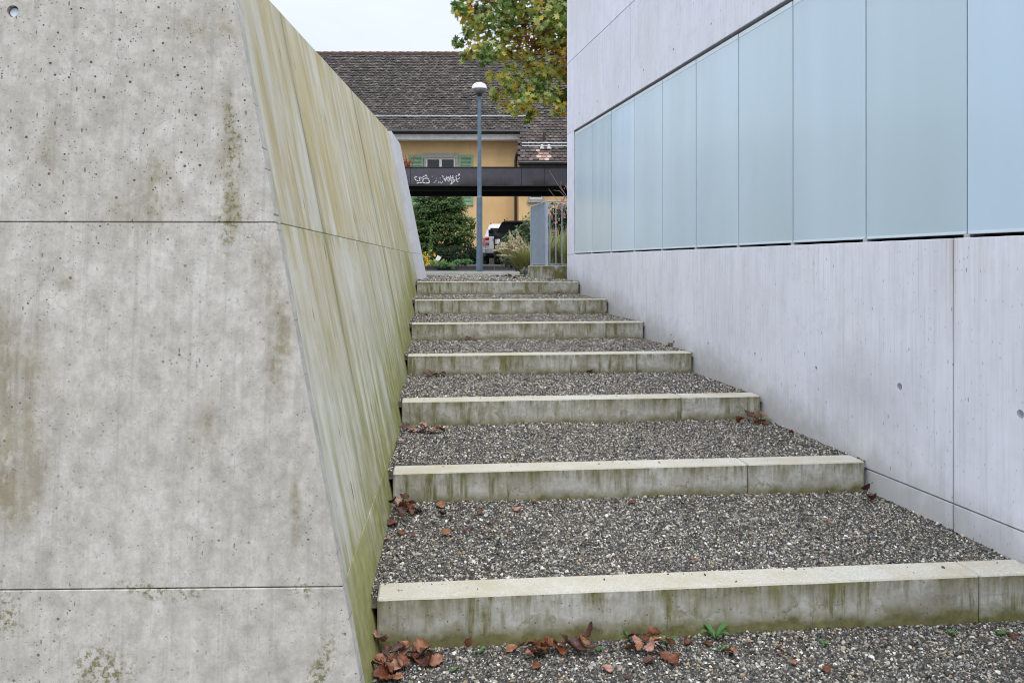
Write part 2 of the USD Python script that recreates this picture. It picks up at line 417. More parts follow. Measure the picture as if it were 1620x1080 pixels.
def concrete_step():
    g = G(); o = g.obj(); x, y, z = g.xyz(o)
    rd_ = g.mul(g.n('object_info', 'random'), 37.)
    p = g.n('vector_math', 'vector', math_type='add', vector1=g.pos(), vector2=g.vec(rd_, rd_, 0.))
    nx, ny, nz = g.xyz(g.n('geometry', 'normal'))
    off = g.n('vector_math', 'vector', math_type='multiply_add', vector1=g.pos(), vector2=(1, 1, 1), vector3=(0, 0, 0))
    base = g.ramp(g.noise(p, 5., 6, .65), [(.3, (.32, .312, .272)), (.5, (.42, .412, .37)), (.72, (.54, .535, .495))])
    base = g.mix(.4, base, g.ramp(g.noise(p, 40., 5, .7), [(.3, (.28, .275, .25)), (.7, (.58, .575, .55))]))
    col = g.n('vector_math', 'vector', math_type='multiply', vector1=p, vector2=(1, 1, .12))
    drip = g.noise(col, 17., 5, .65)
    drip2 = g.noise(col, 55., 3, .6)
    patch = g.noise(p, 2.6, 5, .6)
    # algae in drips from the nosing, thick at the foot and at the left end
    dn = g.rng(g.add(z, g.mul(drip, .35)), .22, .36)
    low = g.rng(g.add(z, g.mul(g.noise(p, 9., 5, .65), -.13)), .012, -.055)
    left = g.rng(g.add(x, g.mul(patch, .9)), 1.05, .35)
    mask = g.mul(g.rng(drip, .44, .60), g.rng(g.add(patch, g.mul(left, .25)), .38, .58))
    mask = g.m('maximum', mask, g.mul(dn, g.rng(g.add(patch, g.mul(drip2, .3)), .54, .68)))
    # old damp patches with a dark rim
    dp = g.noise(p, 3.4, 6, .6)
    rim = g.mul(g.rng(g.m('absolute', g.m('subtract', dp, .56)), .0, .022, 1., 0.), g.rng(g.add(z, g.mul(patch, -.2)), .06, -.02))
    damp = g.mul(g.rng(dp, .555, .575), .35)
    base = g.mix(damp, base, (.25, .235, .19))
    mask = g.m('maximum', mask, g.mul(rim, .75))
    nose = g.mul(g.rng(z, .10, .168), g.rng(drip2, .42, .6))
    mask = g.m('maximum', mask, g.mul(nose, g.rng(g.noise(p, 1.7, 4, .6), .36, .55)))
    mask = g.m('maximum', mask, low)
    mask = g.m('maximum', mask, g.mul(left, g.rng(drip, .38, .6, .1, .85)))
    base = g.mix(g.rng(drip2, .5, .66, 0., .3), base, (.27, .26, .21))
    base = g.mix(g.mul(mask, .95), base, g.ramp(g.noise(p, 22., 4, .6), [(.3, (.085, .08, .022)), (.7, (.185, .172, .065))]))
    base = g.mix(g.mul(g.rng(g.noise(p, 6.3, 4, .6), .56, .7), .5), base, (.20, .175, .13))
    # pits and scratches
    k = g.n('voronoi_texture', scale=70., vector=p, feature='f1')
    cr, _, _ = g.xyz(f'@{k}.color')
    pit = g.rng(g.m('subtract', f'@{k}.distance', g.mul(g.rng(cr, .66, 1.), .26)), -.03, .01, 1., 0.)
    base = g.mix(g.mul(pit, .72), base, (.07, .065, .05))
    scr = g.rng(g.noise(g.n('vector_math', 'vector', math_type='multiply', vector1=p, vector2=(5, 5, 110)), 1., 4, .6), .62, .68)
    base = g.mix(g.mul(scr, g.rng(g.noise(p, 5., 3, .5), .5, .62, 0., .5)), base, (.15, .145, .13))
    # paler cream colour on upward faces, grainy, browner to the left
    topc = g.ramp(g.noise(p, 150., 4, .8), [(.3, (.33, .32, .28)), (.55, (.52, .51, .465)), (.75, (.71, .705, .67))])
    topc = g.mix(g.rng(g.noise(p, 4., 5, .7), .40, .66, 0., .55), topc, (.38, .325, .20))
    topc = g.mix(g.rng(x, 1.3, 0., 0., .3), topc, (.42, .37, .26))
    base = g.mix(g.rng(nz, .45, .75), base, topc)
    hgt = g.add(g.mul(g.noise(p, 120., 4, .7), .5), g.add(g.mul(g.noise(p, 25., 4, .6), .6), g.mul(pit, -1.)))
    return g.principled('step_concrete', base_color=base, roughness=.88, specular_ior_level=.25, normal=g.bump(hgt, .55, .004))


M = {}
M['front'] = concrete_front(); M['side'] = concrete_side(); M['bldg'] = concrete_building(); M['step'] = concrete_step()
M['joint'] = plain('dark_joint_concrete', (.10, .095, .07), .95)  # dark concrete of the wall cores, visible in the panel joints
M['far_wall'] = plain('clean_pale_concrete', (.50, .505, .53), .85, var=.14, scale=5, bump=.3)
M['dark_recess'] = plain('dark_recess', (.03, .031, .034), .8)
M['slot'] = plain('grey_slot_lining', (.09, .093, .10), .7)
M['bracket'] = plain('bracket_steel', (.42, .44, .46), .4, .6)
M['edge_strip'] = plain('pale_glass_edge', (.60, .68, .74), .35, var=.04)
M['soil'] = plain('dark_wet_grit', (.06, .056, .05), .95, var=.5, scale=90, bump=.6, bscale=120)
M['asphalt'] = plain('grey_asphalt', (.07, .07, .072), .9, var=.25, scale=3, bump=.3, bscale=160)
M['earth'] = plain('garden_earth', (.05, .04, .03), .95, var=.3, scale=8, bump=.5)


def frosted(name, tint):
    g = G(); p = g.pos(); o = g.obj()
    x, y, z = g.xyz(o)
    t = np.array(tint)
    c = g.ramp(g.noise(g.mapv(o, scale=(2.2, 2.2, .35)), 1., 3, .4), [(.3, tuple(t * .94)), (.7, tuple(np.minimum(t * 1.05, 1)))])  # soft vertical bands in the tint stand in for light and shade gradients
    hb = g.bump(g.noise(g.mapv(p, scale=(1.6, 1.6, .22)), 1.5, 2, .4), .5, .05)
    hb = g.bump(g.noise(p, 700., 2, .5), .1, .0008, hb)
    return g.principled(name, base_color=c, roughness=.3, specular_ior_level=.5, coat_weight=.6, coat_roughness=.16, normal=hb)


PANE = [frosted(f'frosted_glass_{"abcde"[k]}', t) for k, t in enumerate([(.425, .54, .62), (.405, .525, .605), (.46, .59, .705), (.435, .55, .64), (.415, .525, .595)])]

# ================================================================== ground and the paths
def gz(Y):                                             # the ground under everything
    return np.interp(Y, [-400, 2.9, 10.6, 15.2, 18.6, 24, 400], [-.10, -.10, EYE - .34, EYE - .29, EYE - .16, EYE - .022, EYE - .022])


ys = np.unique(np.concatenate([np.linspace(-300, 0, 7), np.linspace(0, 30, 61), np.linspace(30, 400, 12)]))
xs = np.array([-400, -60, -15, -6, -3, -1.5, 0, 1.5, 3, 6, 15, 60, 400.])
gx, gy = np.meshgrid(xs, ys)
gv = np.stack([gx, gy, gz(gy)], -1).reshape(-1, 3)
nx_ = len(xs)
ii, jj = np.meshgrid(np.arange(len(ys) - 1), np.arange(nx_ - 1), indexing='ij')
gf = np.stack([ii * nx_ + jj, ii * nx_ + jj + 1, (ii + 1) * nx_ + jj + 1, (ii + 1) * nx_ + jj], -1).reshape(-1, 4)
top('ground', (gv, gf), M['asphalt'], kind='structure')


def step_left(i):                                       # left front top corner of step i
    Y = 3.042 + 1.166 * i
    e = H[i] - EYE
    for _ in range(3):
        X = lwx(Y, e) + .03
    return np.array([X, Y, H[i]])


def step_len(i):
    a = step_left(i)
    # a + s*SD meets X = X0S + DR*Y
    s = (X0S + DR * a[1] - a[0]) / (SD[0] - DR * SD[1])
    return s


BLOCK = .16
beds = []                                               # (function of a point on the bed, sample area)


def bed_height(i, s, t, L):
    """Height of the gravel on tread i (0 = below the first step). t runs uphill from the back of step i."""
    if i == 0:
        base = -.018 + .0 * t
        return base + .012 * (meshkit.noise(np.stack([s * 1.3, t * 1.3, s * 0 + 3.], -1)) - .5) * 2 + .01 * np.clip((s - .9) / 1.7, -1, 1)
    h = H[i - 1] - .006 + .016 * np.clip(t / 1., 0, 1)
    return h + .008 * (meshkit.noise(np.stack([s * 2.1, t * 2.1, s * 0 + i], -1)) - .5) * 2 + .008 * (.5 - s / L)


def bed_origin(i):
    if i == 0:
        a = step_left(0).copy(); return a - SN * 3.0, 3.0, step_len(0)
    a = step_left(i - 1)
    L = step_len(i - 1)
    depth = 1.166 * SN[1] + .02 - BLOCK if i < 7 else 5.2
    return a + SN * BLOCK, depth, L


for i in range(8):
    o, dep, L = bed_origin(i)
    s0, s1 = (-2.6, L + .9) if i == 0 else (-.45, L + .25)
    ns, nt = 50, max(12, int(dep / .06))
    S, Tt = np.meshgrid(np.linspace(s0, s1, ns), np.linspace(-.02 if i == 0 else -.145, dep + .02, nt))
    P = o + S[..., None] * SD + Tt[..., None] * SN
    P[..., 2] = bed_height(i, S, Tt, L) - (.035 * (Tt < -.004) if i else 0)
    v = P.reshape(-1, 3)
    a, b = np.meshgrid(np.arange(nt - 1), np.arange(ns - 1), indexing='ij')
    f = np.stack([a * ns + b, a * ns + b + 1, (a + 1) * ns + b + 1, (a + 1) * ns + b], -1).reshape(-1, 4)
    top('path', (v, f), M['soil'], kind='structure', smooth=True)

# ------------------------------------------------------------------ gravel
def stone(seed):
    r_ = np.random.default_rng(seed)
    pts = r_.normal(size=(15, 3)); pts /= np.linalg.norm(pts, axis=1, keepdims=True)
    pts *= r_.uniform(.82, 1.08, (15, 1))
    pts *= np.array([1., r_.uniform(.62, .9), r_.uniform(.42, .66)])
    return hull(pts)


GCOL = [((.032, .030, .028), 6.5), ((.058, .055, .05), 6), ((.11, .104, .094), 5.5), ((.19, .18, .158), 4.5), ((.31, .288, .245), 3.8), ((.49, .46, .40), 2.6), ((.62, .60, .555), 1.6), ((.33, .24, .15), 1.9), ((.21, .212, .215), 2.2)]
gp = '/World/gravel'
pi = UsdGeom.PointInstancer.Define(stage, gp)
tag(pi.GetPrim(), 'loose grey, black and cream gravel covering the treads and the foot of the stairs', 'gravel', kind='stuff')
used[('/World', 'gravel')] = 1
protos, pw = [], []
for ci, (c, w) in enumerate(GCOL):
    g = G(); o = g.obj()
    a = np.array(c)
    mt = g.principled('pebble_' + 'abcdefghi'[ci], base_color=g.ramp(g.noise(o, 1.8, 3, .6), [(.3, tuple(a * .7)), (.7, tuple(np.minimum(a * 1.3, .8)))]), roughness=.6, specular_ior_level=.4)
    for k in range(2):
        pth = f'{gp}/pebble' + (f'_{len(protos):03d}' if protos else '')
        usdkit.mesh(stage, pth, stone(ci * 10 + k), mt, smooth=50)
        protos.append(pth); pw.append(w / 2)
pi.CreatePrototypesRel().SetTargets([Sdf.Path(x) for x in protos])
gpos, gsc = [], []
for i in range(8):
    o, dep, L = bed_origin(i)
    dens = [21500, 20500, 18000, 16000, 15000, 14500, 14000, 9500][i]
    s0, s1, t0, t1 = (-.3, L, 1.2, dep) if i == 0 else (-.35, L + .15, -.13, dep)
    n = int((s1 - s0) * (t1 - t0) * dens)
    s = rng.uniform(s0, s1, n); t = rng.uniform(t0, t1, n)
    P = o + s[:, None] * SD + t[:, None] * SN
    P[:, 2] = bed_height(i, s, t, L)
    size = np.clip(np.exp(rng.normal(math.log(.0047), .40, n)), .0026, .0125) * (1.0 if i < 7 else 1.25)
    e = P[:, 2] - EYE
    ok = (P[:, 0] > lwx(P[:, 1], e) + .0) & (P[:, 0] < X0W + DR * P[:, 1] + .0)
    if i:
        ok &= (t > .0) | (s < -.004) | (s > L + .004)
    if i == 0:
        ok = (P[:, 0] > np.where(P[:, 1] > 2.55, lwx(P[:, 1], e), -9)) & (P[:, 0] < X0W + DR * P[:, 1])
        ok &= (P[:, 1] > 2.45) | (rng.random(n) < .35)
    if i == 7:
        ok = (P[:, 0] > lwx(np.minimum(P[:, 1], 10.8), e) + .02) & ((P[:, 0] < X0W + DR * P[:, 1]) | (P[:, 1] > 10.9)) & (P[:, 0] < 1.2) & (P[:, 1] < 15.05)
    P[:, 2] += rng.uniform(-.3, .9, n) * size * .55
    gpos.append(P[ok]); gsc.append(size[ok])
for i in range(7):
    a_, L = step_left(i), step_len(i)
    n = 34
    s = rng.uniform(.02, L - .02, n); t = BLOCK - np.abs(rng.normal(0, .05, n)) - .004
    ok = t > .015
    P = a_ + s[:, None] * SD + t[:, None] * SN
    size = np.exp(rng.normal(math.log(.004), .35, n)); P[:, 2] += size * .4
    gpos.append(P[ok]); gsc.append(size[ok])
gpos = np.vstack(gpos); gsc = np.concatenate(gsc)
# a few kicked on to the step tops
n = len(gpos)
q = rng.normal(size=(n, 4)); q[:, 1:3] *= .35; q /= np.linalg.norm(q, axis=1, keepdims=True)
pi.CreatePositionsAttr(Vt.Vec3fArray.FromNumpy(gpos.astype(np.float32)))
pi.CreateOrientationsAttr(Vt.QuathArray([Gf.Quath(float(a), float(b), float(c), float(d)) for a, b, c, d in q]))
pi.CreateScalesAttr(Vt.Vec3fArray.FromNumpy(np.repeat(gsc[:, None], 3, 1).astype(np.float32)))
pw = np.array(pw) / sum(pw)
pi.CreateProtoIndicesAttr(Vt.IntArray.FromNumpy(rng.choice(len(protos), n, p=pw).astype(np.int32)))

# ================================================================== the steps
ORD = ['lowest', 'second', 'third', 'fourth', 'fifth', 'sixth', 'topmost']
JOINTS = [1550, 1183, 1078, 1008, 959, None, None]
for i in range(7):
    a = step_left(i); L = step_len(i)
    zb = H[i] - .27
    t = thing('concrete_step', f'{ORD[i]} concrete step of the stairs, algae-stained riser and pale top', 'step', (a[0], a[1], H[i] - R), math.atan2(SD[1], SD[0]), group=None)
    cuts = [0, L]
    if JOINTS[i]:
        # joint where the ray through the pixel column meets the riser
        k = (JOINTS[i] - PX) / F
        sj = (k * a[1] - a[0]) / (SD[0] - k * SD[1])
        cuts = [0, sj, L]
    for c0, c1 in zip(cuts[:-1], cuts[1:]):
        b = box(c0 + (.002 if c0 else 0), c1 - (.002 if c1 < L else 0), 0, BLOCK, -.12, R, .006)
        mb = man(b).refine_to_length(.03)
        tm = tri(mb)
        w = meshkit.noise(tm.vertices * 9 + i * 7.7) - .5
        edge = np.clip((tm.vertices[:, 2] - .12) / .05, 0, 1) * np.clip((.03 - tm.vertices[:, 1]) / .03, 0, 1)
        chip = np.clip(meshkit.noise(tm.vertices * 17 + i * 3.1 + 50) - .66, 0, 1) * 3 * (tm.vertices[:, 2] > R - .02) * (tm.vertices[:, 1] < .02)
        tm.vertices[:, 1] += .004 * w * edge + .002 * w + .0 * chip
        tm.vertices[:, 2] -= .003 * np.abs(w) * edge
        part(t, 'block', tm, M['step'])

# ================================================================== left leaning wall
def inward(a, b, ref):
    n_ = np.cross(a, b); n_ /= np.linalg.norm(n_)
    return n_ if np.dot(n_, ref) > 0 else -n_


def slab(poly, to3, inn, thick=.06, ch=.0025, mesh_only=True):
    """A panel: polygon in face coordinates, to3 maps them on the face, inn points into the wall."""
    inner = poly.buffer(-ch, join_style=2)
    P0 = np.array([to3(*c) for c in inner.exterior.coords[:-1]])
    P1 = np.array([to3(*c) for c in poly.exterior.coords[:-1]])
    pts = np.vstack([P0, P1 + inn * ch, P1 + inn * thick])
    return m3.Manifold.hull_points(pts)


def cyl(c, d, r0, r1, n=20):
    """A cone frustum cutter from c along d."""
    d = np.asarray(d, float); ln = np.linalg.norm(d); d = d / ln
    a = np.cross(d, [0, 0, 1.]); a /= np.linalg.norm(a); b = np.cross(d, a)
    th = np.linspace(0, 2 * np.pi, n, endpoint=False)
    ring = np.cos(th)[:, None] * a + np.sin(th)[:, None] * b
    return m3.Manifold.hull_points(np.vstack([c + ring * r0, c + d * ln + ring * r1]))


def side3(Y, e): return np.array([lwx(Y, e), Y, EYE + e])
def front3(X, e): return np.array([X, lwfront(X, e), EYE + e])


sa, sb = np.array([-.0655, 1, 0]), np.array([-.2, 0, 1.])
fa, fb = np.array([1, .025, 0]), np.array([0, .08, 1.])
sin_ = inward(sa, sb, np.array([-1, 0, 0])); fin_ = inward(fa, fb, np.array([0, 1, 0]))
def corner(e):                                         # the arris between front and side
    Y = 2.75
    for _ in range(6):
        X = lwx(Y, e); Y = lwfront(X, e)
    return X, Y
def etop(Y): return 1.12 + .088 * (Y - 3.49)


W_END, EB, XL = 10.78, -1.95, -7.0
lw = thing('leaning_wall', 'tall leaning concrete wall left of the stairs, grey front and green-streaked side', 'wall')
# side panels
g_ = .0016
Yj = [None, 3.71, 6.57, 9.43, W_END]
lower_j, mid_j = -1.04, .137
for k in range(4):
    for (e0, e1) in ((EB, lower_j), (lower_j, mid_j), (mid_j, None)):
        def Yn(e): return corner(e)[1] + .007 if k == 0 else Yj[k] + .0028
        Yf = Yj[k + 1] - (.0028 if k < 3 else 0)
        if k and e0 == EB and False:
            continue
        lo = e0 + (.0008 if e0 != EB else 0)
        if e1 is None:
            pts = [(Yn(lo), lo), (Yf, lo), (Yf, etop(Yf)), (Yn(1.06), etop(Yn(1.06)))]
        else:
            hi = e1 - .0008
            pts = [(Yn(lo), lo), (Yf, lo), (Yf, hi), (Yn(hi), hi)]
        mesh_ = tri(slab(sg.Polygon(pts), side3, sin_))
        part(lw, 'side_panel', mesh_, M['side'])
# front panels
XJ = [XL, -3.9, None]
TIE_F = [(20, 18)]
for k in range(2):
    for (e0, e1) in ((EB, lower_j), (lower_j, mid_j), (mid_j, 1.06)):
        lo = e0 + (g_ if e0 != EB else 0); hi = e1 - (g_ if e1 < 1 else 0)
        x0 = XJ[k] + (g_ if k else 0)
        xr = (lambda e: corner(e)[0]) if k == 1 else (lambda e: XJ[1] - g_)
        pl = sg.Polygon([(x0, lo), (xr(lo), lo), (xr(hi), hi), (x0, hi)])
        s_ = slab(pl, front3, fin_)
        if k == 1:
            for (u, v) in TIE_F:
                P = at(u, v, 2.75)
                for _ in range(4):
                    P = at(u, v, lwfront(P[0], P[2] - EYE))
                s_ = s_ - cyl(P - fin_ * .005, fin_ * .045, .0205, .0175)
                s_ = s_ - cyl(P - fin_ * .012, fin_ * .014, .026, .0195)
        part(lw, 'front_panel', tri(s_), M['front'])
# plugs at the bottom of the tie holes
for (u, v) in TIE_F:
    P = at(u, v, 2.75)
    for _ in range(4):
        P = at(u, v, lwfront(P[0], P[2] - EYE))
    part(lw, 'tie_plug', tri(cyl(P + fin_ * .012, fin_ * .03, .0155, .0155)), M['edge_strip'])
# mass behind the panels
ins = .022
pts = []
for Y_, e_ in ((None, EB), (None, 1.03), (W_END - .004, EB), (W_END - .004, etop(W_END) - .012)):
    if Y_ is None:
        X_, Yc = corner(e_); pts.append(np.array([X_ - ins * 1.1, Yc + ins, EYE + e_])); pts.append(np.array([XL + .05, lwfront(XL, e_) + ins, EYE + e_]))
    else:
        pts.append(side3(Y_, e_) + sin_ * ins); pts.append(np.array([XL + .05, Y_, EYE + e_]))
part(lw, 'wall_core', hull(pts), M['joint'])
# the end piece of the wall, set 7 cm forward
lw2 = thing('wall_end_block', 'narrow pale concrete end block past the far end of the leaning wall', 'wall')
off = .05
prev = EB
for e0, e1 in ((EB, mid_j), (mid_j, None)):
    lo = e0 + (g_ if e0 > EB else 0)
    P = []
    for Y_ in (10.80, 12.0):
        hi = (etop(W_END) - .02) if e1 is None else e1 - g_
        for e_ in (lo, hi):
            X_ = lwx(10.8, e_) + off - .04 * (Y_ - 10.8)
            P += [np.array([X_, Y_, EYE + e_]), np.array([XL, Y_, EYE + e_])]
    part(lw2, 'wall_section', hull(P), M['far_wall'])

# ================================================================== right building
bd = thing('concrete_building', 'pale lilac-grey concrete building with a long frosted glass band right of the stairs', 'building')
ba, bb = np.array([DR, 1, 0]), np.array([0, 0, 1.])
bin_ = inward(ba, bb, np.array([1, 0, 0]))
def bld3(Y, e): return np.array([X0W + DR * Y, Y, EYE + e])


YEND, YBACK, ETOP = 10.90, -7.0, 3.95
WIN_B, WIN_T, WIN_E = .118, 1.708, 10.56
YJ = [YBACK, -.71, 3.83, 8.37, YEND]
TIEZ = {-.63: [4.209 + .767 * k for k in range(-3, 9)], 1.88: [6.453 + .767 * k for k in range(-4, 6)], -1.75: []}
def ties(s_, y0, y1, e0, e1):
    for e_, yy in TIEZ.items():
        for y_ in yy:
            if y0 + .05 < y_ < y1 - .05 and e0 + .04 < e_ < e1 - .04:
                P = bld3(y_, e_); big = y_ < 4.9 and e_ < 0
                r = .02 if big else .011
                s_ = s_ - cyl(P - bin_ * .005, bin_ * .035, r * 1.0, r * .85)
    return s_


for k in range(4):
    y0 = YJ[k] + (.003 if k else 0); y1 = YJ[k + 1] - (.003 if k < 3 else 0)
    rows = [('plinth_panel', -1.95, -1.118), ('lower_panel', -1.118, WIN_B), ('upper_panel', WIN_T, 2.64), ('upper_panel', 2.64, ETOP)]
    for nm, e0, e1 in rows:
        lo = e0 + (.0025 if e0 in (-1.118, 2.64) else 0); hi = e1 - (.0025 if e1 in (-1.118, 2.64) else 0)
        s_ = slab(sg.box(y0, lo, y1, hi), bld3, bin_, .20, .003)
        part(bd, nm, tri(ties(s_, y0, y1, lo, hi)), M['bldg'])
s_ = slab(sg.box(WIN_E, WIN_B + .0015, YEND, WIN_T - .0015), bld3, bin_, .20, .003)
part(bd, 'jamb_panel', tri(s_), M['bldg'])
# core mass of the building behind the panels and its dark window recess
def bcore(y0, y1, e0, e1, d0=.05, w=9.):
    P = []
    for y_ in (y0, y1):
        for e_ in (e0, e1):
            P += [bld3(y_, e_) + bin_ * d0, bld3(y_, e_) + np.array([w, 0, 0])]
    return hull(P)
part(bd, 'wall_core', bcore(YBACK + .01, YEND - .01, -1.9, ETOP - .01, .19), M['joint'])
part(bd, 'window_recess', bcore(YBACK + .02, WIN_E - .004, WIN_B - .005, WIN_T + .005, .17, .4), M['slot'])
# glass panes
K = 3607.0
PW = .754
y = 10.545
k = 0
while y > -3:
    y1, y0 = y, y - PW
    gB, gT = .134, 1.684
    def g3(Y, e): return bld3(Y, e) + bin_ * .016
    kind = [0, 1, 2, 3, 0, 3, 0, 3, 4, 2, 3, 0, 4, 1, 3, 0, 1, 2][k % 18]
    ip = PANE[kind]
    # every pane sits a hair out of line with its neighbours
    tw = rng.uniform(-.0022, .0022)
    def g3t(Y, e, tw=tw, ym=(y0 + y1) / 2): return g3(Y, e) + bin_ * tw * (Y - ym) / PW * 2
    pn = part(bd, 'glass_pane', tri(slab(sg.box(y0 + .003, gB, y1 - .003, gT), g3t, bin_, .016, .002)), ip)
    part(pn, 'edge_strip', tri(slab(sg.box(y0 + .006, gT - .034, y1 - .006, gT - .001), lambda Y, e: g3t(Y, e) - bin_ * .002, bin_, .006, .001)), M['edge_strip'])
    part(pn, 'edge_strip', tri(slab(sg.box(y0 + .006, gB + .001, y1 - .006, gB + .014), lambda Y, e: g3t(Y, e) - bin_ * .002, bin_, .006, .001)), M['edge_strip'])
    part(bd, 'pane_bracket', tri(slab(sg.box(y0 - .018, gB - .03, y0 + .018, gB + .0), lambda Y, e: bld3(Y, e) + bin_ * .010, bin_, .08, .002)), M['bracket'])
    y -= PW; k += 1

# ================================================================== landing edge: kerb, bed edging, railing
M['kerb'] = plain('kerb_concrete', (.36, .355, .33), .9, var=.25, scale=5, bump=.4)
M['edging'] = plain('dark_edging', (.035, .033, .03), .85, var=.4, scale=6, bump=.4)
M['galv'] = plain('galvanised_steel', (.40, .46, .53), .42, .55, var=.12, scale=14)
M['lamp_post'] = plain('grey_blue_post_paint', (.115, .165, .22), .45, .2, var=.2, scale=9)
M['white_dome'] = plain('white_enamel', (.74, .75, .77), .3, var=.03)
M['dark_metal'] = plain('dark_brown_metal', (.028, .024, .022), .45, .3)
kz0, kz1 = EYE - .30, EYE - .155
k0 = at(656, 436, 15.1)[0]
kb = thing('kerb', 'low weathered concrete kerb across the top of the gravel landing', 'kerb')
xk = -1.85
for L_ in (1.0, 1.0, 1.0, 1.0):
    part(kb, 'kerb_stone', box(xk + .004, xk + L_ - .004, 15.1, 15.28, kz0, kz1, .008), M['kerb'])
    xk += L_
ed = thing('bed_edging', 'low black edging along the front of the planting bed behind the lamp', 'edging')
xk = -3.4
for L_ in (1.5, 1.5, 1.5, 1.5):
    part(ed, 'edging_board', box(xk + .004, xk + L_ - .004, 19.0, 19.09, EYE - .30, EYE - .05, .006), M['edging'])
    xk += L_
top('planting_bed', box(-4, -.75, 19.1, 23.8, EYE - .4, EYE - .06), M['earth'], kind='structure')
top('planting_bed', box(-.15, 3.4, 11.9, 14.95, EYE - .5, EYE - .245), M['earth'], kind='structure')

# concrete plinth with a steel railing, its corner towards the stairs
C0 = at(865, 417, 11.3); C0[2] = 0
B0 = at(841, 417, 12.35); B0[2] = 0
R0 = np.array([2.4, 11.3 + .10, 0])
pz0, pz1 = EYE - .45, EYE - .028
pl = thing('railing_plinth', 'low stained concrete plinth under the galvanised railing at the building corner', 'plinth')
def strip(a, b, z0, z1, w, side=1, bev=.006):
    d = (b - a); d[2] = 0; ln = np.linalg.norm(d); m_ = box(0, ln, 0, w * side, z0, z1, bev) if side > 0 else box(0, ln, -w, 0, z0, z1, bev)
    m_.apply_transform(trimesh.transformations.rotation_matrix(math.atan2(d[1], d[0]), [0, 0, 1])); m_.apply_translation([a[0], a[1], 0]); return m_
part(pl, 'plinth_block', strip(C0 + [-.055, -.06, 0], R0 + [0, -.06, 0], pz0, pz1, .16), M['step'])
part(pl, 'plinth_block', strip(B0 + [-.055, .1, 0], C0 + [-.055, .09, 0], pz0, pz1 - .0015, .16), M['step'])
rl = thing('railing', 'galvanised steel railing with flat uprights on the low plinth at the building corner', 'railing')
rz0, rz1 = pz1 + .012, EYE + .858
def flat(p, d, w, t, z0, z1):
    m_ = box(-w / 2, w / 2, -t / 2, t / 2, z0, z1, .0015)
    m_.apply_transform(trimesh.transformations.rotation_matrix(math.atan2(d[1], d[0]), [0, 0, 1])); m_.apply_translation([p[0], p[1], 0]); return m_
for a_, b_, nm in ((B0, C0, 'side'), (C0, R0, 'front')):
    d = b_ - a_; ln = np.linalg.norm(d); d = d / ln
    part(rl, 'handrail', strip(a_ - np.array([-d[1], d[0], 0]) * .02, b_ - np.array([-d[1], d[0], 0]) * .02, rz1 - .012, rz1 - (.0 if nm == 'side' else .001), .04, bev=.002), M['galv'])
    part(rl, 'lower_rail', strip(a_ - np.array([-d[1], d[0], 0]) * .006, b_ - np.array([-d[1], d[0], 0]) * .006, rz0, rz0 + .012, .012, bev=.001), M['galv'])
    if nm == 'front':
        part(rl, 'upper_rail', strip(a_ - np.array([-d[1], d[0], 0]) * .006, b_ - np.array([-d[1], d[0], 0]) * .006, rz1 - .062, rz1 - .05, .012, bev=.001), M['galv'])
    n_ = int(ln / (.112 if nm == 'side' else .085))
    nrm = np.array([-d[1], d[0], 0])
    for k in range(n_ + 1):
        p_ = a_ + d * (k + .5) * ln / (n_ + 1)
        if nm == 'side':
            # the side run carries broad flats set across it
            part(rl, 'upright', flat(p_, nrm, .05, .008, rz0 + .012, rz1 - .012), M['galv'])
        else:
            part(rl, 'upright', flat(p_, nrm, .035, .012, rz0 + .012, rz1 - .012), M['galv'])
for p_ in (C0, B0):
    part(rl, 'corner_post', flat(p_ + np.array([.0, .0, 0]), np.array([1., 0, 0]), .04, .04, pz1, rz1 - .014), M['galv'])

# ------------------------------------------------------------------ street lamp
LP = at(758.5, 417, 17.0)
t = thing('street_lamp', 'slender blue-grey lamp post with a white mushroom-shaped head', 'street lamp', (LP[0], LP[1], EYE - .26))
hz = at(755, 141, 17.0)[2] - (EYE - .26)
part(t, 'post', lathe([(0, 0), (.062, 0), (.062, 1.62), (.056, 1.64), (.044, 1.66), (.036, hz - .12), (0, hz - .12)], 24), M['lamp_post'], smooth=35)
part(t, 'base_flange', lathe([(0, .0), (.085, .0), (.085, .018), (.0, .018)], 20), M['galv'], smooth=35)
hd = part(t, 'lamp_head', lathe([(.0, hz + .135), (.05, hz + .13), (.10, hz + .112), (.135, hz + .082), (.152, hz + .045), (.158, hz + .02), (.158, hz - .002), (.150, hz - .004), (.150, hz + .01), (0, hz + .02)], 36), M['white_dome'], smooth=35)
gl = G(); M['lamp_glass'] = gl.principled('lamp_diffuser', base_color=gl.ramp(gl.noise(gl.obj(), 16., 3, .5), [(.3, (.10, .10, .098)), (.7, (.27, .27, .265))]), roughness=.2, coat_weight=.6, coat_roughness=.05)
part(hd, 'diffuser', lathe([(.1495, hz + .0), (.146, hz - .03), (.125, hz - .066), (.08, hz - .095), (.0, hz - .102)][::-1], 36), M['lamp_glass'], smooth=35)
part(hd, 'collar', lathe([(0, hz - .15), (.052, hz - .15), (.058, hz - .10), (.05, hz - .085), (0, hz - .085)], 24), M['dark_metal'], smooth=35)

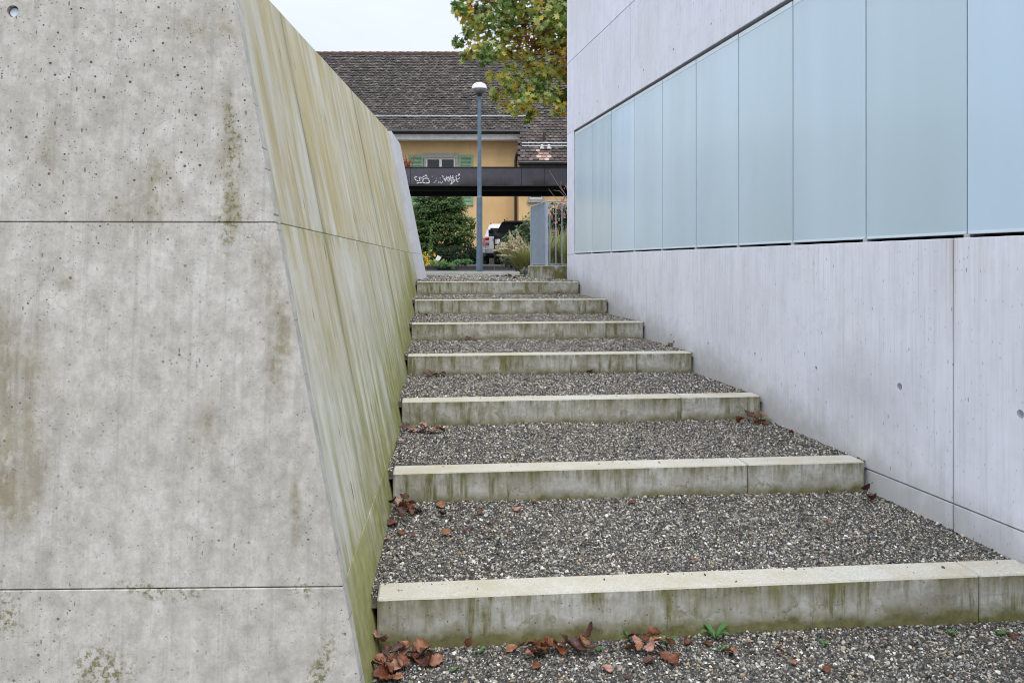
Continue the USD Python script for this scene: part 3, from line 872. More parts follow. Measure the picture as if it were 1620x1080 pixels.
# ================================================================== house
HY = 38.0
def hx(u, Y=HY): return (u - PX) / F * Y
def hzv(v, Y=HY): return EYE - (v - HV) / F * Y
M['ochre'] = (lambda g: g.principled('ochre_render', base_color=g.mix(g.rng(g.noise(g.mapv(g.pos(), scale=(2.2, 2.2, .5)), 1., 5, .6), .45, .75, 0, .35), g.ramp(g.noise(g.pos(), .8, 6, .65), [(.3, (.64, .43, .21)), (.7, (.74, .51, .265))]), (.41, .29, .15)), roughness=.92, specular_ior_level=.2, normal=g.bump(g.noise(g.pos(), 45., 4, .7), .4, .01)))(G())
M['stone_trim'] = plain('grey_stone_trim', (.33, .32, .285), .85, var=.2, scale=7, bump=.3)
M['shutter'] = plain('faded_green_paint', (.20, .335, .21), .6, var=.15, scale=8)
M['white_wood'] = plain('white_painted_wood', (.60, .59, .55), .5, var=.12, scale=9)
M['gutter'] = plain('dark_copper_gutter', (.045, .042, .044), .4, .5, var=.3)
g = G(); M['window_glass'] = g.principled('dark_window_glass', base_color=(.012, .014, .016), roughness=.06, specular_ior_level=.6)
M['eave_board'] = plain('eave_board', (.72, .70, .66), .7, var=.18, scale=5)


def tile_mat(name, cols, lich):
    g = G(); r = g.n('attribute', 'fac', attribute='rnd'); p = g.pos()
    c = g.ramp(r, [(i / (len(cols) - 1), x) for i, x in enumerate(cols)])
    c = g.mix(g.rng(g.noise(p, 1.1, 5, .65), .45, .7, 0, .55), c, (.035, .032, .033))
    c = g.mix(g.mul(g.rng(g.noise(p, 7., 4, .7), .55, .7), lich), c, (.19, .18, .13))
    return g.principled(name, base_color=c, roughness=.8, specular_ior_level=.3, normal=g.bump(g.noise(p, 30., 4, .7), .5, .01))


M['tiles_old'] = tile_mat('old_grey_brown_roof_tiles', [(.052, .045, .044), (.07, .061, .058), (.086, .075, .071), (.15, .135, .12)], .6)
M['tiles_wing'] = tile_mat('brown_roof_tiles', [(.054, .041, .039), (.07, .055, .051), (.086, .068, .062), (.14, .115, .105)], .3)
M['tiles_pink'] = tile_mat('pale_new_roof_tiles', [(.30, .19, .155), (.40, .28, .24), (.47, .36, .32)], .2)
M['ridge'] = plain('ridge_tile_clay', (.085, .035, .026), .8, var=.35, scale=3, bump=.3)


def tiled(x0, x1, ye, ze, n_rows, gauge, width, seed, skip=None, lift=.05):
    """Overlapping rounded tiles on a 45 degree slope that rises along +y from the eave (ye, ze)."""
    r_ = np.random.default_rng(seed)
    out_v, out_f, out_r = [], [], []
    prof = np.array([(-.5, 1.), (.5, 1.), (.5, .18), (.3, .05), (0, 0), (-.3, .05), (-.5, .18)])
    nb = 0
    c45 = math.sqrt(.5)
    for k in range(n_rows):
        xs_ = np.arange(x0 + (width / 2 if k % 2 else 0), x1, width)
        sag = .03 * np.sin(xs_ * .5 + 1) * 0
        for x_ in xs_:
            if skip and skip(x_, k):
                continue
            tl = gauge * 1.55
            P = prof * [width * .95, tl]
            s_ = P[:, 1] + k * gauge + r_.normal(0, .006)
            h_ = lift * (1 - P[:, 1] / tl) * r_.uniform(.85, 1.35) + .012 + r_.normal(0, .003)
            X_ = x_ + P[:, 0] + r_.normal(0, .004)
            topv = np.stack([X_, ye + s_ * c45 - h_ * c45, ze + s_ * c45 + h_ * c45], 1)
            bot = topv + np.array([0, .018 * c45, -.018 * c45])
            n7 = 7
            f_ = [[0, 2, 1], [0, 3, 2], [0, 4, 3], [0, 5, 4], [0, 6, 5]]
            f_ += [[2 + j, 3 + j, n7 + 3 + j] for j in range(4)] + [[2 + j, n7 + 3 + j, n7 + 2 + j] for j in range(4)]
            out_v += [topv, bot]; out_f.append(np.array(f_) + nb); nb += 14
            out_r.append(np.full(14, r_.random()))
    return (np.vstack(out_v), np.vstack(out_f)), np.concatenate(out_r)


hs = thing('ochre_house', 'ochre rendered house with green shutters under a large grey-brown tiled roof', 'house')
X_L, X_C = -15.0, hx(820)
EAVY, EAVZ = 37.35, hzv(206, 37.35)
RIDGE = 4.66
gnd = EYE - .3
part(hs, 'wall', box(X_L, X_C, HY, HY + 8, gnd, hzv(222)), M['ochre'])
wing_y = 36.3
M['base_course'] = plain('dark_shade_band', (.07, .066, .06), .9, var=.25, scale=4, bump=.4)  # dark strip added at the wall foot in place of shade under the car
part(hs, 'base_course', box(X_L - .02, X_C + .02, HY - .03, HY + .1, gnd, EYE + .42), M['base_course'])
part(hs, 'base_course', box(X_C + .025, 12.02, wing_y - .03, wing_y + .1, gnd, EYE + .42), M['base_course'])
part(hs, 'wing_wall', box(X_C + .003, 12, wing_y, HY + 8, gnd, hzv(262, wing_y)), M['ochre'])
part(hs, 'eave_board', box(X_L, hx(829, EAVY), EAVY + .10, HY - .003, hzv(220.5, EAVY), hzv(211.5, EAVY), .01), M['eave_board'])
# roof bodies under the tiles
def roof_body(x0, x1, ye, ze, run, thick=.1):
    P = []
    for x_ in (x0, x1):
        P += [(x_, ye, ze), (x_, ye + run, ze + run), (x_, ye + run * 2, ze), (x_, ye + .05, ze - thick), (x_, ye + run * 2 - .05, ze - thick)]
    return hull(P)
rf = part(hs, 'roof', roof_body(X_L, hx(833, EAVY), EAVY, EAVZ, RIDGE), M['gutter'])
(mm, rr) = tiled(X_L, hx(833, EAVY) - .06, EAVY, EAVZ, 44, .148, .17, 3)
part(rf, 'roof_tiles', mm, M['tiles_old'], prim={'rnd': rr})
WY, WZ = 35.7, hzv(255.5, 35.7)
wrun = EAVY + RIDGE - WY - .06
wf = part(hs, 'wing_roof', roof_body(hx(823, WY), 12, WY, WZ, wrun), M['gutter'])
pinkx = (hx(850, WY), hx(872, WY))
pink = lambda x_, k: pinkx[0] < x_ < pinkx[1] and k < 4
(mm, rr) = tiled(hx(823, WY), 6.0, WY, WZ, 40, .205, .23, 4, skip=lambda x_, k: pink(x_, k) or (x_ < hx(834, EAVY) + .12 and k > 9))
part(wf, 'roof_tiles', mm, M['tiles_wing'], prim={'rnd': rr})
(mm, rr) = tiled(hx(823, WY), 6.0, WY, WZ, 4, .205, .23, 5, skip=lambda x_, k: not pink(x_, k))
part(wf, 'pale_roof_tiles', mm, M['tiles_pink'], label='pale pinkish tiles below the roof vent', prim={'rnd': rr})
# ridge tiles
xx = X_L
ry, rz_ = EAVY + RIDGE, EAVZ + RIDGE
k = 0
while xx < 10:
    th = np.linspace(-.1, np.pi + .1, 9)
    P = []
    for x_, r_ in ((xx, .155), (xx + .42, .125)):
        P.append(np.stack([np.full(9, x_), ry + r_ * np.cos(th), rz_ - .03 + r_ * np.sin(th)], 1))
    v = np.vstack(P)
    part(rf, 'ridge_tile', hull(np.vstack([v, v - [0, 0, .02]])), M['ridge'])
    xx += .385; k += 1
# gutters, downpipe
def bar(x0, x1, y, z, r, mat, parent, nm, n=10):
    part(parent, nm, tube([(x0, y, z), ((x0 + x1) / 2, y, z), (x1, y, z)], r, n), mat, smooth=40)
bar(X_L, hx(834, EAVY - .08), EAVY - .08, EAVZ - .06, .075, M['gutter'], hs, 'gutter')
part(hs, 'fascia', box(X_L, hx(833, EAVY), EAVY + .02, EAVY + .05, hzv(211, EAVY), EAVZ - .11), M['gutter'])
bar(hx(821, WY - .08), 8, WY - .08, WZ - .06, .075, M['gutter'], hs, 'gutter')
part(hs, 'fascia', box(hx(822, WY), 12, WY + .02, WY + .05, WZ - .28, WZ - .11), M['gutter'])
dx = hx(815.5, HY - .08)
part(hs, 'downpipe', tube([(hx(831, EAVY), EAVY - .06, EAVZ - .12), (hx(831, EAVY), EAVY - .05, EAVZ - .55), (hx(828, EAVY), EAVY + .0, EAVZ - .72), (hx(820, HY), HY - .2, EAVZ - .9), (dx + .05, HY - .1, EAVZ - 1.05), (dx, HY - .08, EAVZ - 1.3), (dx, HY - .08, gnd)], .058, 10), M['gutter'], smooth=50)
# snow guards
for (y_off, x0, x1, ye, ze, off) in ((.62, X_L, hx(832, EAVY), EAVY, EAVZ, .16), (.66, hx(826, WY), 6., WY, WZ, .15), (.80, hx(826, WY), 6., WY, WZ, .15)):
    sg_ = part(hs, 'snow_guard', tube([(x0, ye + y_off - off * .7, ze + y_off + off * .7), ((x0 + x1) / 2, ye + y_off - off * .7, ze + y_off + off * .7), (x1, ye + y_off - off * .7, ze + y_off + off * .7)], .014, 6), M['galv'])
    for x_ in np.arange(x0 + .3, x1, 1.45):
        part(sg_, 'guard_bracket', tube([(x_, ye + y_off - off * .7, ze + y_off + off * .7 + .03), (x_, ye + y_off, ze + y_off), (x_, ye + y_off + .06, ze + y_off + .03)], .014, 5), M['galv'])
# vent and pipe on the wing roof
vy = WY + .62
vx0, vx1 = hx(854, vy), hx(872, vy)
vt = part(wf, 'roof_vent', cat([box(vx0, vx1, vy - .25, vy + .12, WZ + .60, WZ + .66, .01), box(vx0 + .03, vx0 + .15, vy - .2, vy - .0, WZ + .66, WZ + .80, .03), box(vx1 - .17, vx1 - .04, vy - .2, vy - .0, WZ + .66, WZ + .80, .03)]), M['white_wood'])
part(vt, 'vent_grille', box(vx0 + .17, vx1 - .19, vy - .252, vy - .24, WZ + .61, WZ + .655), M['dark_recess'])
part(wf, 'vent_pipe', tube([(hx(861, vy + .3), vy + .4, WZ + 1.), (hx(861, vy + .3), vy + .4, WZ + 1.2), (hx(861, vy + .3), vy + .4, WZ + 1.42)], .06, 10), M['gutter'], smooth=40)


def shutter(parent, x0, x1, z0, z1, y):
    s_ = part(parent, 'shutter', cat([box(x0, x0 + .1, y - .05, y - .01, z0, z1), box(x1 - .1, x1, y - .05, y - .01, z0, z1), box(x0 + .1, x1 - .1, y - .05, y - .01, z1 - .11, z1), box(x0 + .1, x1 - .1, y - .05, y - .01, z0, z0 + .11), box(x0 + .1, x1 - .1, y - .05, y - .01, (z0 + z1) / 2 - .05, (z0 + z1) / 2 + .05)]), M['shutter'])
    sl_ = []
    for z_ in np.arange(z0 + .14, z1 - .13, .062):
        b_ = box(-.5, .5, -.004, .004, -.034, .034); b_.apply_scale([(x1 - x0 - .2), 1, 1]); b_.apply_transform(trimesh.transformations.rotation_matrix(-.6, [1, 0, 0]))
        b_.apply_translation([(x0 + x1) / 2, y - .03, z_]); sl_.append(b_)
    part(s_, 'slats', cat(sl_), M['shutter'])


def window(parent, xl, xr, z0, z1, y, fr=.13, head=.22, mull=True):
    """Stone surround with two glazed leaves; xl..xr, z0..z1 is the opening."""
    w = part(parent, 'window', cat([box(xl - fr, xl, y - .05, y + .0, z0 - .1, z1), box(xr, xr + fr, y - .05, y + .0, z0 - .1, z1), box(xl - fr - .02, xr + fr + .02, y - .06, y + .0, z1 + .001, z1 + head), box(xl - fr - .04, xr + fr + .04, y - .10, y + .0, z0 - .24, z0 - .101)]), M['stone_trim'])
    n_ = 2 if mull else 1
    ww = (xr - xl) / n_
    part(w, 'window_frame', cat([box(xl, xr, y - .012, y - .004, z1 - .07, z1)] + [box(xl + k * ww, xl + k * ww + .06, y - .012, y - .004, z0, z1 - .07) for k in range(n_)] + [box(xl + (k + 1) * ww - .06, xl + (k + 1) * ww, y - .012, y - .004, z0, z1 - .07) for k in range(n_)] + [box(xl, xr, y - .0125, y - .0035, z0 - .1, z0)]), M['white_wood'])
    for k in range(n_):
        part(w, 'pane', box(xl + k * ww + .06, xl + (k + 1) * ww - .06, y - .007, y - .003, z0, z1 - .07), M['window_glass'])


zT, zB = hzv(250), hzv(326)
window(hs, hx(674), hx(720), zB, zT, HY)
shutter(hs, hx(646), hx(671) - .02, hzv(325), hzv(245.3), HY)
shutter(hs, hx(725.5), hx(748.8), hzv(325), hzv(245.3), HY)
wd = hx(720) - hx(674)
xa = hx(637.5) - (hx(748.8) - hx(725.5)) - .14
window(hs, xa - wd, xa, zB, zT, HY)
shutter(hs, xa + .15, hx(637.5), hzv(325), hzv(245.3), HY)
shutter(hs, xa - wd - .86, xa - wd - .15, hzv(325), hzv(245.3), HY)
window(hs, hx(838, wing_y), hx(858, wing_y), hzv(312, wing_y), hzv(280, wing_y), wing_y, .06, .1, False)

# ================================================================== carport
CY0, CY1 = 26.0, 28.3
def cz(v): return hzv(v, CY0)
g = G(); p = g.pos()
cc = g.ramp(g.noise(p, 3., 6, .65), [(.3, (.058, .053, .068)), (.7, (.088, .081, .102))])
x, y, z = g.xyz(p)
low = g.mul(g.rng(g.add(z, g.mul(g.noise(g.mapv(p, scale=(6, 6, .8)), 1., 5, .6), -.22)), cz(285), cz(296)), g.rng(g.noise(p, 1.1, 3, .5), .42, .55))
M['fascia'] = g.principled('dark_plum_fascia', base_color=g.mix(g.mul(low, .75), cc, (.02, .018, .016)), roughness=.62, normal=g.bump(g.noise(p, 60., 4, .7), .3, .01))
M['soffit'] = plain('dark_soffit', (.022, .02, .02), .9)
M['post_dark'] = plain('dark_steel_post', (.03, .03, .033), .5, .3)
M['spray'] = plain('white_spray_paint', (.78, .78, .80), .6, var=.05)
cp = thing('carport', 'flat-roofed carport with a dark plum fascia carrying white graffiti tags', 'carport')
part(cp, 'roof_slab', box(-9, 7, CY0 + .06, CY1, cz(291), cz(267)), M['soffit'])
edges = [-9.0, -6.1, hx(649.5, CY0), hx(757, CY0) - .0, hx(825, CY0), hx(862, CY0), 3.0, 5.5, 7.0]
for a_, b_ in zip(edges[:-1], edges[1:]):
    part(cp, 'fascia_panel', box(a_ + .006, b_ - .006, CY0, CY0 + .055, cz(293), cz(265.5), .004), M['fascia'])
part(cp, 'drip_edge', box(-9, 7, CY0 - .01, CY0 + .05, cz(294.5), cz(293.4)), M['gutter'])
part(cp, 'drip_edge', box(-9.01, 7.01, CY0 - .015, CY0 + .3, cz(265.2), cz(264)), M['gutter'])
part(cp, 'beam', box(-9, 7, CY0 + .5, CY0 + .75, cz(291) - .16, cz(291) - .002), M['soffit'])
part(cp, 'beam', box(-9, 7, CY1 - .3, CY1 - .05, EYE + 107 / 1300 * (CY1 - .3), cz(291) - .002), M['soffit'])
for x_ in (-8.6, -4.4, 3.4, 6.6):
    for y_ in (CY0 + .62, CY1 - .17):
        part(cp, 'post', box(x_ - .06, x_ + .06, y_ - .06, y_ + .06, EYE - .3, cz(291) - .162, .006), M['post_dark'])
def tagline(pts, w):
    P = np.array([at(u_, v_, CY0) for u_, v_ in pts]); P[:, 1] = CY0 - .0035
    out = []
    for a_, b_ in zip(P[:-1], P[1:]):
        d_ = b_ - a_; ln = np.linalg.norm(d_); d_ /= ln; n_ = np.array([-d_[2], 0, d_[0]]) * w / 2
        a2, b2 = a_ - d_ * w * .4, b_ + d_ * w * .4
        q_ = np.array([a2 - n_, b2 - n_, b2 + n_, a2 + n_])
        out.append(hull(np.vstack([q_, q_ + [0, .006, 0]])))
    return cat(out)
c4 = lambda L_: [(620 + a_ / 11.57, 235 + b_ / 11.57) for a_, b_ in L_]
w1 = [tagline(c4(L_), .028) for L_ in ([(455, 520), (425, 515), (422, 555), (445, 585), (490, 598), (520, 575), (495, 535), (520, 525), (545, 545), (530, 585), (545, 560), (560, 525), (600, 505), (628, 480), (640, 515), (648, 540), (600, 548), (560, 575), (568, 598)], [(648, 540), (675, 570), (690, 628), (620, 634), (560, 622), (500, 628), (462, 634)])]
part(cp, 'graffiti', cat(w1), M['spray'])
w2 = [tagline(c4(L_), .022) for L_ in ([(920, 505), (945, 515)], [(952, 545), (985, 610), (980, 540), (1000, 580), (1000, 510), (1022, 545)], [(1045, 520), (1020, 560), (1030, 600), (1060, 595), (1055, 540)], [(1075, 500), (1080, 580), (1100, 590)], [(1060, 545), (1130, 535)], [(1115, 500), (1120, 585), (1150, 575)], [(1190, 500), (1165, 515), (1185, 545), (1165, 580), (1210, 560), (1240, 540)], [(1105, 600), (1070, 660), (1120, 625), (1150, 590)], [(1190, 560), (1190, 608), (1212, 606)], [(1215, 470), (1222, 495)], [(1240, 465), (1238, 490)])]
part(cp, 'graffiti', cat(w2), M['spray'])
w3 = [tagline(c4(L_), .012) for L_ in ([(765, 630), (790, 615)], [(800, 600), (815, 590)], [(855, 610), (862, 635)], [(880, 610), (890, 630)], [(905, 640), (930, 600)], [(735, 510), (742, 514)], [(808, 545), (818, 548)], [(880, 540), (888, 546)])]
for s_ in w3:
    part(cp, 'paint_splash', s_, M['spray'])

# ================================================================== cars
def car_paint(name, col, metal):
    g = G()
    return g.principled(name, base_color=col, metallic=metal, roughness=.32, coat_weight=1., coat_roughness=.04)
M['silver'] = car_paint('silver_car_paint', (.80, .82, .85), .15)
g = G(); M['black_paint'] = g.principled('black_car_paint', base_color=(.006, .006, .007), roughness=.35, specular_ior_level=.12)
g = G(); M['car_glass'] = g.principled('tinted_car_glass', base_color=(.02, .026, .03), roughness=.04, specular_ior_level=.8, coat_weight=.5)
g = G(); M['black_glass'] = g.principled('black_car_glass', base_color=(.006, .007, .008), roughness=.1, specular_ior_level=.15)
g = G(); M['red_lens'] = g.principled('red_lens', base_color=(.50, .012, .016), roughness=.15, coat_weight=1.)
g = G(); M['clear_lens'] = g.principled('clear_lens', base_color=(.62, .60, .58), roughness=.15, coat_weight=1.)
M['rubber'] = plain('tyre_rubber', (.018, .018, .018), .85)
M['plastic'] = plain('black_plastic', (.02, .02, .021), .55)
M['chrome'] = plain('bright_trim', (.6, .6, .62), .2, .9, var=.02)
M['plate'] = plain('white_number_plate', (.7, .7, .7), .4, var=.02)


def prism_yz(poly, x0, x1):
    m_ = trimesh.creation.extrude_polygon(sg.Polygon(poly), x1 - x0)
    m_.apply_transform(np.array([[0, 0, 1, x0], [1, 0, 0, 0], [0, 1, 0, 0], [0, 0, 0, 1.]]))
    return man(m_)
def prism_xz(poly, y0, y1):
    m_ = trimesh.creation.extrude_polygon(sg.Polygon(poly), y1 - y0)
    m_.apply_transform(np.array([[1, 0, 0, 0], [0, 0, -1, y1], [0, 1, 0, 0], [0, 0, 0, 1.]]))
    return man(m_)
def prism_xy(poly, z0, z1):
    m_ = trimesh.creation.extrude_polygon(sg.Polygon(poly), z1 - z0); m_.apply_translation([0, 0, z0]); return man(m_)
def rounded(poly, r):
    p_ = sg.Polygon(poly); return p_.buffer(-r).buffer(r, quad_segs=5).exterior.coords[:-1]


def car(label, cat_, loc, rz, paint, Hh=1.48, W=1.78, boxy=False, badge=True, glass='car_glass', scale=1.):
    """Estate car; local y = 0 at the tail, driving along +y."""
    t = thing('parked_car', label, cat_, loc, rz)
    if scale != 1:
        UsdGeom.Xformable(stage.GetPrimAtPath(t)).AddScaleOp().Set(Gf.Vec3f(1, scale, 1))
    L = 4.45; hw = W / 2
    rear_top = .32 if not boxy else .16
    side = rounded([(.06, .30), (.0, .55), (.05, .80), (.10, .98), (rear_top, Hh - .06), (rear_top + .25, Hh), (1.9, Hh), (2.35, Hh - .06), (3.25, 1.0), (4.15, .86), (4.40, .70), (4.45, .45), (4.38, .25), (.5, .22)], .05)
    plan = rounded([(-hw, .25), (-hw * .86, .04), (-.3, 0), (.3, 0), (hw * .86, .04), (hw, .25), (hw, 3.7), (hw * .82, 4.32), (.3, 4.45), (-.3, 4.45), (-hw * .82, 4.32), (-hw, 3.7)], .12)
    front_ = rounded([(-hw + .05, .22), (-hw, .5), (-hw + .01, .80), (-hw + .05, .95), (-hw + .23, Hh - .08), (-hw + .36, Hh + .01), (hw - .36, Hh + .01), (hw - .23, Hh - .08), (hw - .05, .95), (hw - .01, .80), (hw, .5), (hw - .05, .22)], .04)
    body = prism_yz(side, -1.2, 1.2) ^ prism_xy(plan, 0, 2) ^ prism_xz(front_, -.1, 4.6)
    def shell(cut, d):
        """A skin d thick over the body inside the cutter."""
        c_ = np.array([0, L / 2, .75])
        big = body.translate((-c_).tolist()).scale([1 + 2 * d / W, 1 + 2 * d / L, 1 + 2 * d / Hh]).translate(c_.tolist())
        return (big - body) ^ cut
    wheels_y = (.82, 3.55)
    bd_ = body
    for y_ in wheels_y:
        th = np.linspace(0, 2 * np.pi, 28, endpoint=False)
        cutp = sg.Polygon(np.stack([y_ + .37 * np.cos(th), .32 + .37 * np.sin(th)], 1))
        for sgn in (-1, 1):
            bd_ = bd_ - prism_yz(cutp.exterior.coords[:-1], *( (hw - .26, hw + .2) if sgn > 0 else (-hw - .2, -hw + .26)))
    part(t, 'body', tri(bd_), paint, smooth=28)
    for y_ in wheels_y:
        for sgn in (-1, 1):
            w_ = lathe([(.0, -.1), (.20, -.1), (.215, -.1), (.30, -.105), (.325, -.07), (.325, .07), (.30, .105), (.215, .1), (.2, .06), (0, .06)], 28)
            w_.apply_transform(trimesh.transformations.rotation_matrix(sgn * math.pi / 2, [0, 1, 0])); w_.apply_translation([sgn * (hw - .125), y_, .325])
            wp = part(t, 'wheel', w_, M['rubber'], smooth=35)
            r_ = lathe([(0, .065), (.19, .065), (.205, .098), (.195, .1), (.17, .075), (0, .08)], 24)
            r_.apply_transform(trimesh.transformations.rotation_matrix(sgn * math.pi / 2, [0, 1, 0])); r_.apply_translation([sgn * (hw - .125), y_, .325])
            part(wp, 'rim', r_, M['chrome'], smooth=35)
    # rear window, side windows, windscreen
    part(t, 'rear_window', tri(shell(prism_xz(rounded([(-hw + .20, 1.0), (-hw + .30, Hh - .13), (hw - .30, Hh - .13), (hw - .20, 1.0)], .03), -.1, rear_top + .12), .006)), M[glass])
    part(t, 'windscreen', tri(shell(prism_xz(rounded([(-hw + .16, 1.02), (-hw + .30, Hh - .08), (hw - .30, Hh - .08), (hw - .16, 1.02)], .03), 2.45, 3.3), .006)), M[glass])
    for (ya, yb, yc, yd) in ((.42, 1.18, 1.16, .56), (1.24, 2.0, 1.96, 1.22), (2.06, 3.0, 2.36, 2.02)):
        for sgn in (-1, 1):
            part(t, 'side_window', tri(shell(prism_yz([(ya, .98), (yb, .98), (yc, Hh - .12), (yd, Hh - .12)], *((.3, 1.2) if sgn > 0 else (-1.2, -.3))), .006)), M[glass])
    for sgn in (-1, 1):
        xa_, xb_ = sorted((sgn * (hw - .23), sgn * (hw + .1)))
        tl = part(t, 'tail_light', tri(shell(prism_xz([(xa_, .66), (xb_, .66), (xb_, .95), (xa_, .93)], -.1, .30), .012)), M['red_lens'])
        part(tl, 'reversing_lens', tri(shell(prism_xz([(sgn * (hw - .25), .76), (sgn * (hw - .10), .76), (sgn * (hw - .10), .85), (sgn * (hw - .25), .85)][::sgn], -.1, .16), .016)), M['clear_lens'])
        part(t, 'headlight', tri(shell(prism_xz([(xa_, .62), (xb_, .62), (xb_, .78), (xa_, .76)], 4.0, 4.6), .01)), M['clear_lens'])
        mr = part(t, 'wing_mirror', hull([np.array([sgn * (hw + a_), 2.72 + b_, 1.04 + c_]) for a_ in (.03, .19) for b_ in (-.02, .1) for c_ in (-.07 + .02 * (a_ > .1), .07)] + [np.array([sgn * (hw + .1), 2.84, 1.04])]), paint, smooth=30)
        part(mr, 'mirror_arm', box(*sorted((sgn * (hw - .08), sgn * (hw + .06))), 2.76, 2.80, .97, 1.0), M['plastic'])
        part(t, 'roof_rail', tube([(sgn * (hw - .30), .5, Hh - .01), (sgn * (hw - .30), .6, Hh + .035), (sgn * (hw - .30), 1.3, Hh + .045), (sgn * (hw - .30), 2.0, Hh + .03), (sgn * (hw - .30), 2.1, Hh - .01)], .014, 6), M['plastic'], smooth=50)
    part(t, 'bumper', tri(shell(prism_xz([(-1.2, .22), (1.2, .22), (1.2, .40), (-1.2, .40)], -.1, .45), .012)), M['plastic'])
    part(t, 'bumper_strip', tri(shell(prism_xz([(-1.2, .53), (1.2, .53), (1.2, .555), (-1.2, .555)], -.1, .35), .006)), M['chrome'])
    part(t, 'number_plate', box(-.26, .26, -.012, .045, .66, .77, .003), M['plate'])
    part(t, 'high_brake_light', tri(shell(prism_xz([(-.18, Hh - .095), (.18, Hh - .095), (.18, Hh - .07), (-.18, Hh - .07)], -.1, .5), .008)), M['red_lens'])
    part(t, 'aerial', tube([(0, 1.1, Hh), (0, 1.0, Hh + .1), (0, .9, Hh + .22)], .008, 5), M['plastic'])
    if badge:
        o_ = meshkit.text_mesh('O', .075, .012)
        o_.apply_transform(trimesh.transformations.rotation_matrix(math.pi / 2, [1, 0, 0])); o_.apply_translation([-hw + .33, .066, .84])
        part(t, 'badge', o_, M['chrome'])
    return t


car('silver estate car under the carport, its red tail light showing beside the lamp post', 'car', (hx(763, 29.2) + .90, 29.2, EYE - .022), .03, M['silver'], 1.47)
car('black car parked nearest under the carport, half hidden behind the ornamental grass', 'car', (hx(782, 24.8) + .92, 28.85, EYE - .022), math.pi - .02, M['black_paint'], 1.44, 1.80, True, False, 'black_glass', .91)

# ================================================================== plants
def leaf_mat(name, cols, trans=.35, rough=.5, spec=.4):
    g = G(); r = g.n('attribute', 'fac', attribute='rnd')
    c = g.ramp(r, [(i / (len(cols) - 1), x) for i, x in enumerate(cols)])
    b = g.n('principled_bsdf', 'BSDF', base_color=c, roughness=rough, specular_ior_level=spec)
    tr_ = g.n('translucent_bsdf', 'BSDF', color=g.mix(.5, c, g.mix(1., c, (1.6, 1.6, .7), 'multiply')))
    return g.done(name, g.n('mix_closure', 'closure', fac=trans, closure1=b, closure2=tr_))


LEAF = np.array([(0, 0, 0), (.28, .35, .06), (.22, .75, .03), (0, 1.05, -.08), (-.22, .75, .03), (-.28, .35, .06), (0, .5, -.01)])
LEAF_F = np.array([(0, 1, 6), (1, 2, 6), (2, 3, 6), (3, 4, 6), (4, 5, 6), (5, 0, 6)])
# palmate leaf of a plane or maple
def palmate():
    ang = np.radians([-90, -62, -28, -8, 14, 30, 52, 72, 90, 108, 128, 150, 166, 188, 208, 242])
    rad = np.array([.10, .42, .36, .95 * .82, .42, .62, .95, .45, 1.1, .45, .95, .62, .42, .78, .36, .42])
    v = np.stack([rad * np.cos(ang), rad * np.sin(ang) + .3, .10 * rad ** 2 * np.cos(3 * ang)], 1)
    v = np.vstack([v, [0, .3, -.03]])
    n = len(ang)
    return v, np.array([(i, (i + 1) % n, n) for i in range(n)])
PALM, PALM_F = palmate()


def scatter(pos, size, up, r_, shape=(LEAF, LEAF_F), tilt=.7, rnd=None):
    """Leaves at pos, each with its own facing; up (n,3) is the mean normal."""
    v0, f0 = shape
    n = len(pos)
    nrm = up + r_.normal(0, tilt, (n, 3)); nrm /= np.linalg.norm(nrm, axis=1, keepdims=True)
    d = r_.normal(size=(n, 3)); d -= nrm * (d * nrm).sum(1, keepdims=True); d /= np.linalg.norm(d, axis=1, keepdims=True)
    s = np.cross(nrm, d) * -1
    sz = np.broadcast_to(size, (n,))[:, None, None]
    V = pos[:, None] + sz * (v0[None, :, :1] * s[:, None] + v0[None, :, 1:2] * d[:, None] + v0[None, :, 2:] * nrm[:, None])
    Fc = f0[None] + (np.arange(n) * len(v0))[:, None, None]
    rn = r_.random(n) if rnd is None else rnd
    return (V.reshape(-1, 3), Fc.reshape(-1, 3)), np.repeat(rn, len(v0))


M['leaf_green'] = leaf_mat('bush_leaf', [(.015, .045, .008), (.045, .105, .018), (.10, .175, .04), (.22, .28, .11)])
M['leaf_dark'] = leaf_mat('dark_leaf', [(.008, .022, .008), (.018, .045, .014), (.04, .085, .03)])
M['leaf_grey'] = leaf_mat('grey_green_leaf', [(.02, .04, .014), (.07, .11, .04), (.20, .25, .12)])
M['leaf_fresh'] = leaf_mat('fresh_green_leaf', [(.045, .12, .03), (.09, .20, .06), (.16, .28, .11)])
M['petal_yellow'] = leaf_mat('yellow_petal', [(.55, .33, .01), (.75, .50, .02)], .2)
M['petal_red'] = leaf_mat('pinkish_red_petal', [(.45, .06, .05), (.60, .20, .17)], .2)
M['red_twig'] = leaf_mat('rusty_red_leaf', [(.20, .05, .025), (.34, .10, .05)], .2)
M['bark'] = plain('brown_bark', (.075, .055, .04), .9, var=.4, scale=12, bump=.5)
M['twig_pale'] = plain('pale_twig', (.30, .25, .23), .8)
g = G(); gp_ = g.n('attribute', 'fac', attribute='rnd'); tp = g.n('attribute', 'fac', attribute='tip')
M['grass_blade'] = g.principled('ornamental_grass_blade', base_color=g.mix(tp, g.ramp(gp_, [(0, (.10, .13, .025)), (.5, (.26, .29, .07)), (1, (.42, .38, .13))]), (.42, .42, .20)), roughness=.55)
M['plume'] = leaf_mat('pale_grass_plume', [(.42, .35, .26), (.58, .52, .42), (.70, .65, .56)], .3, .8)


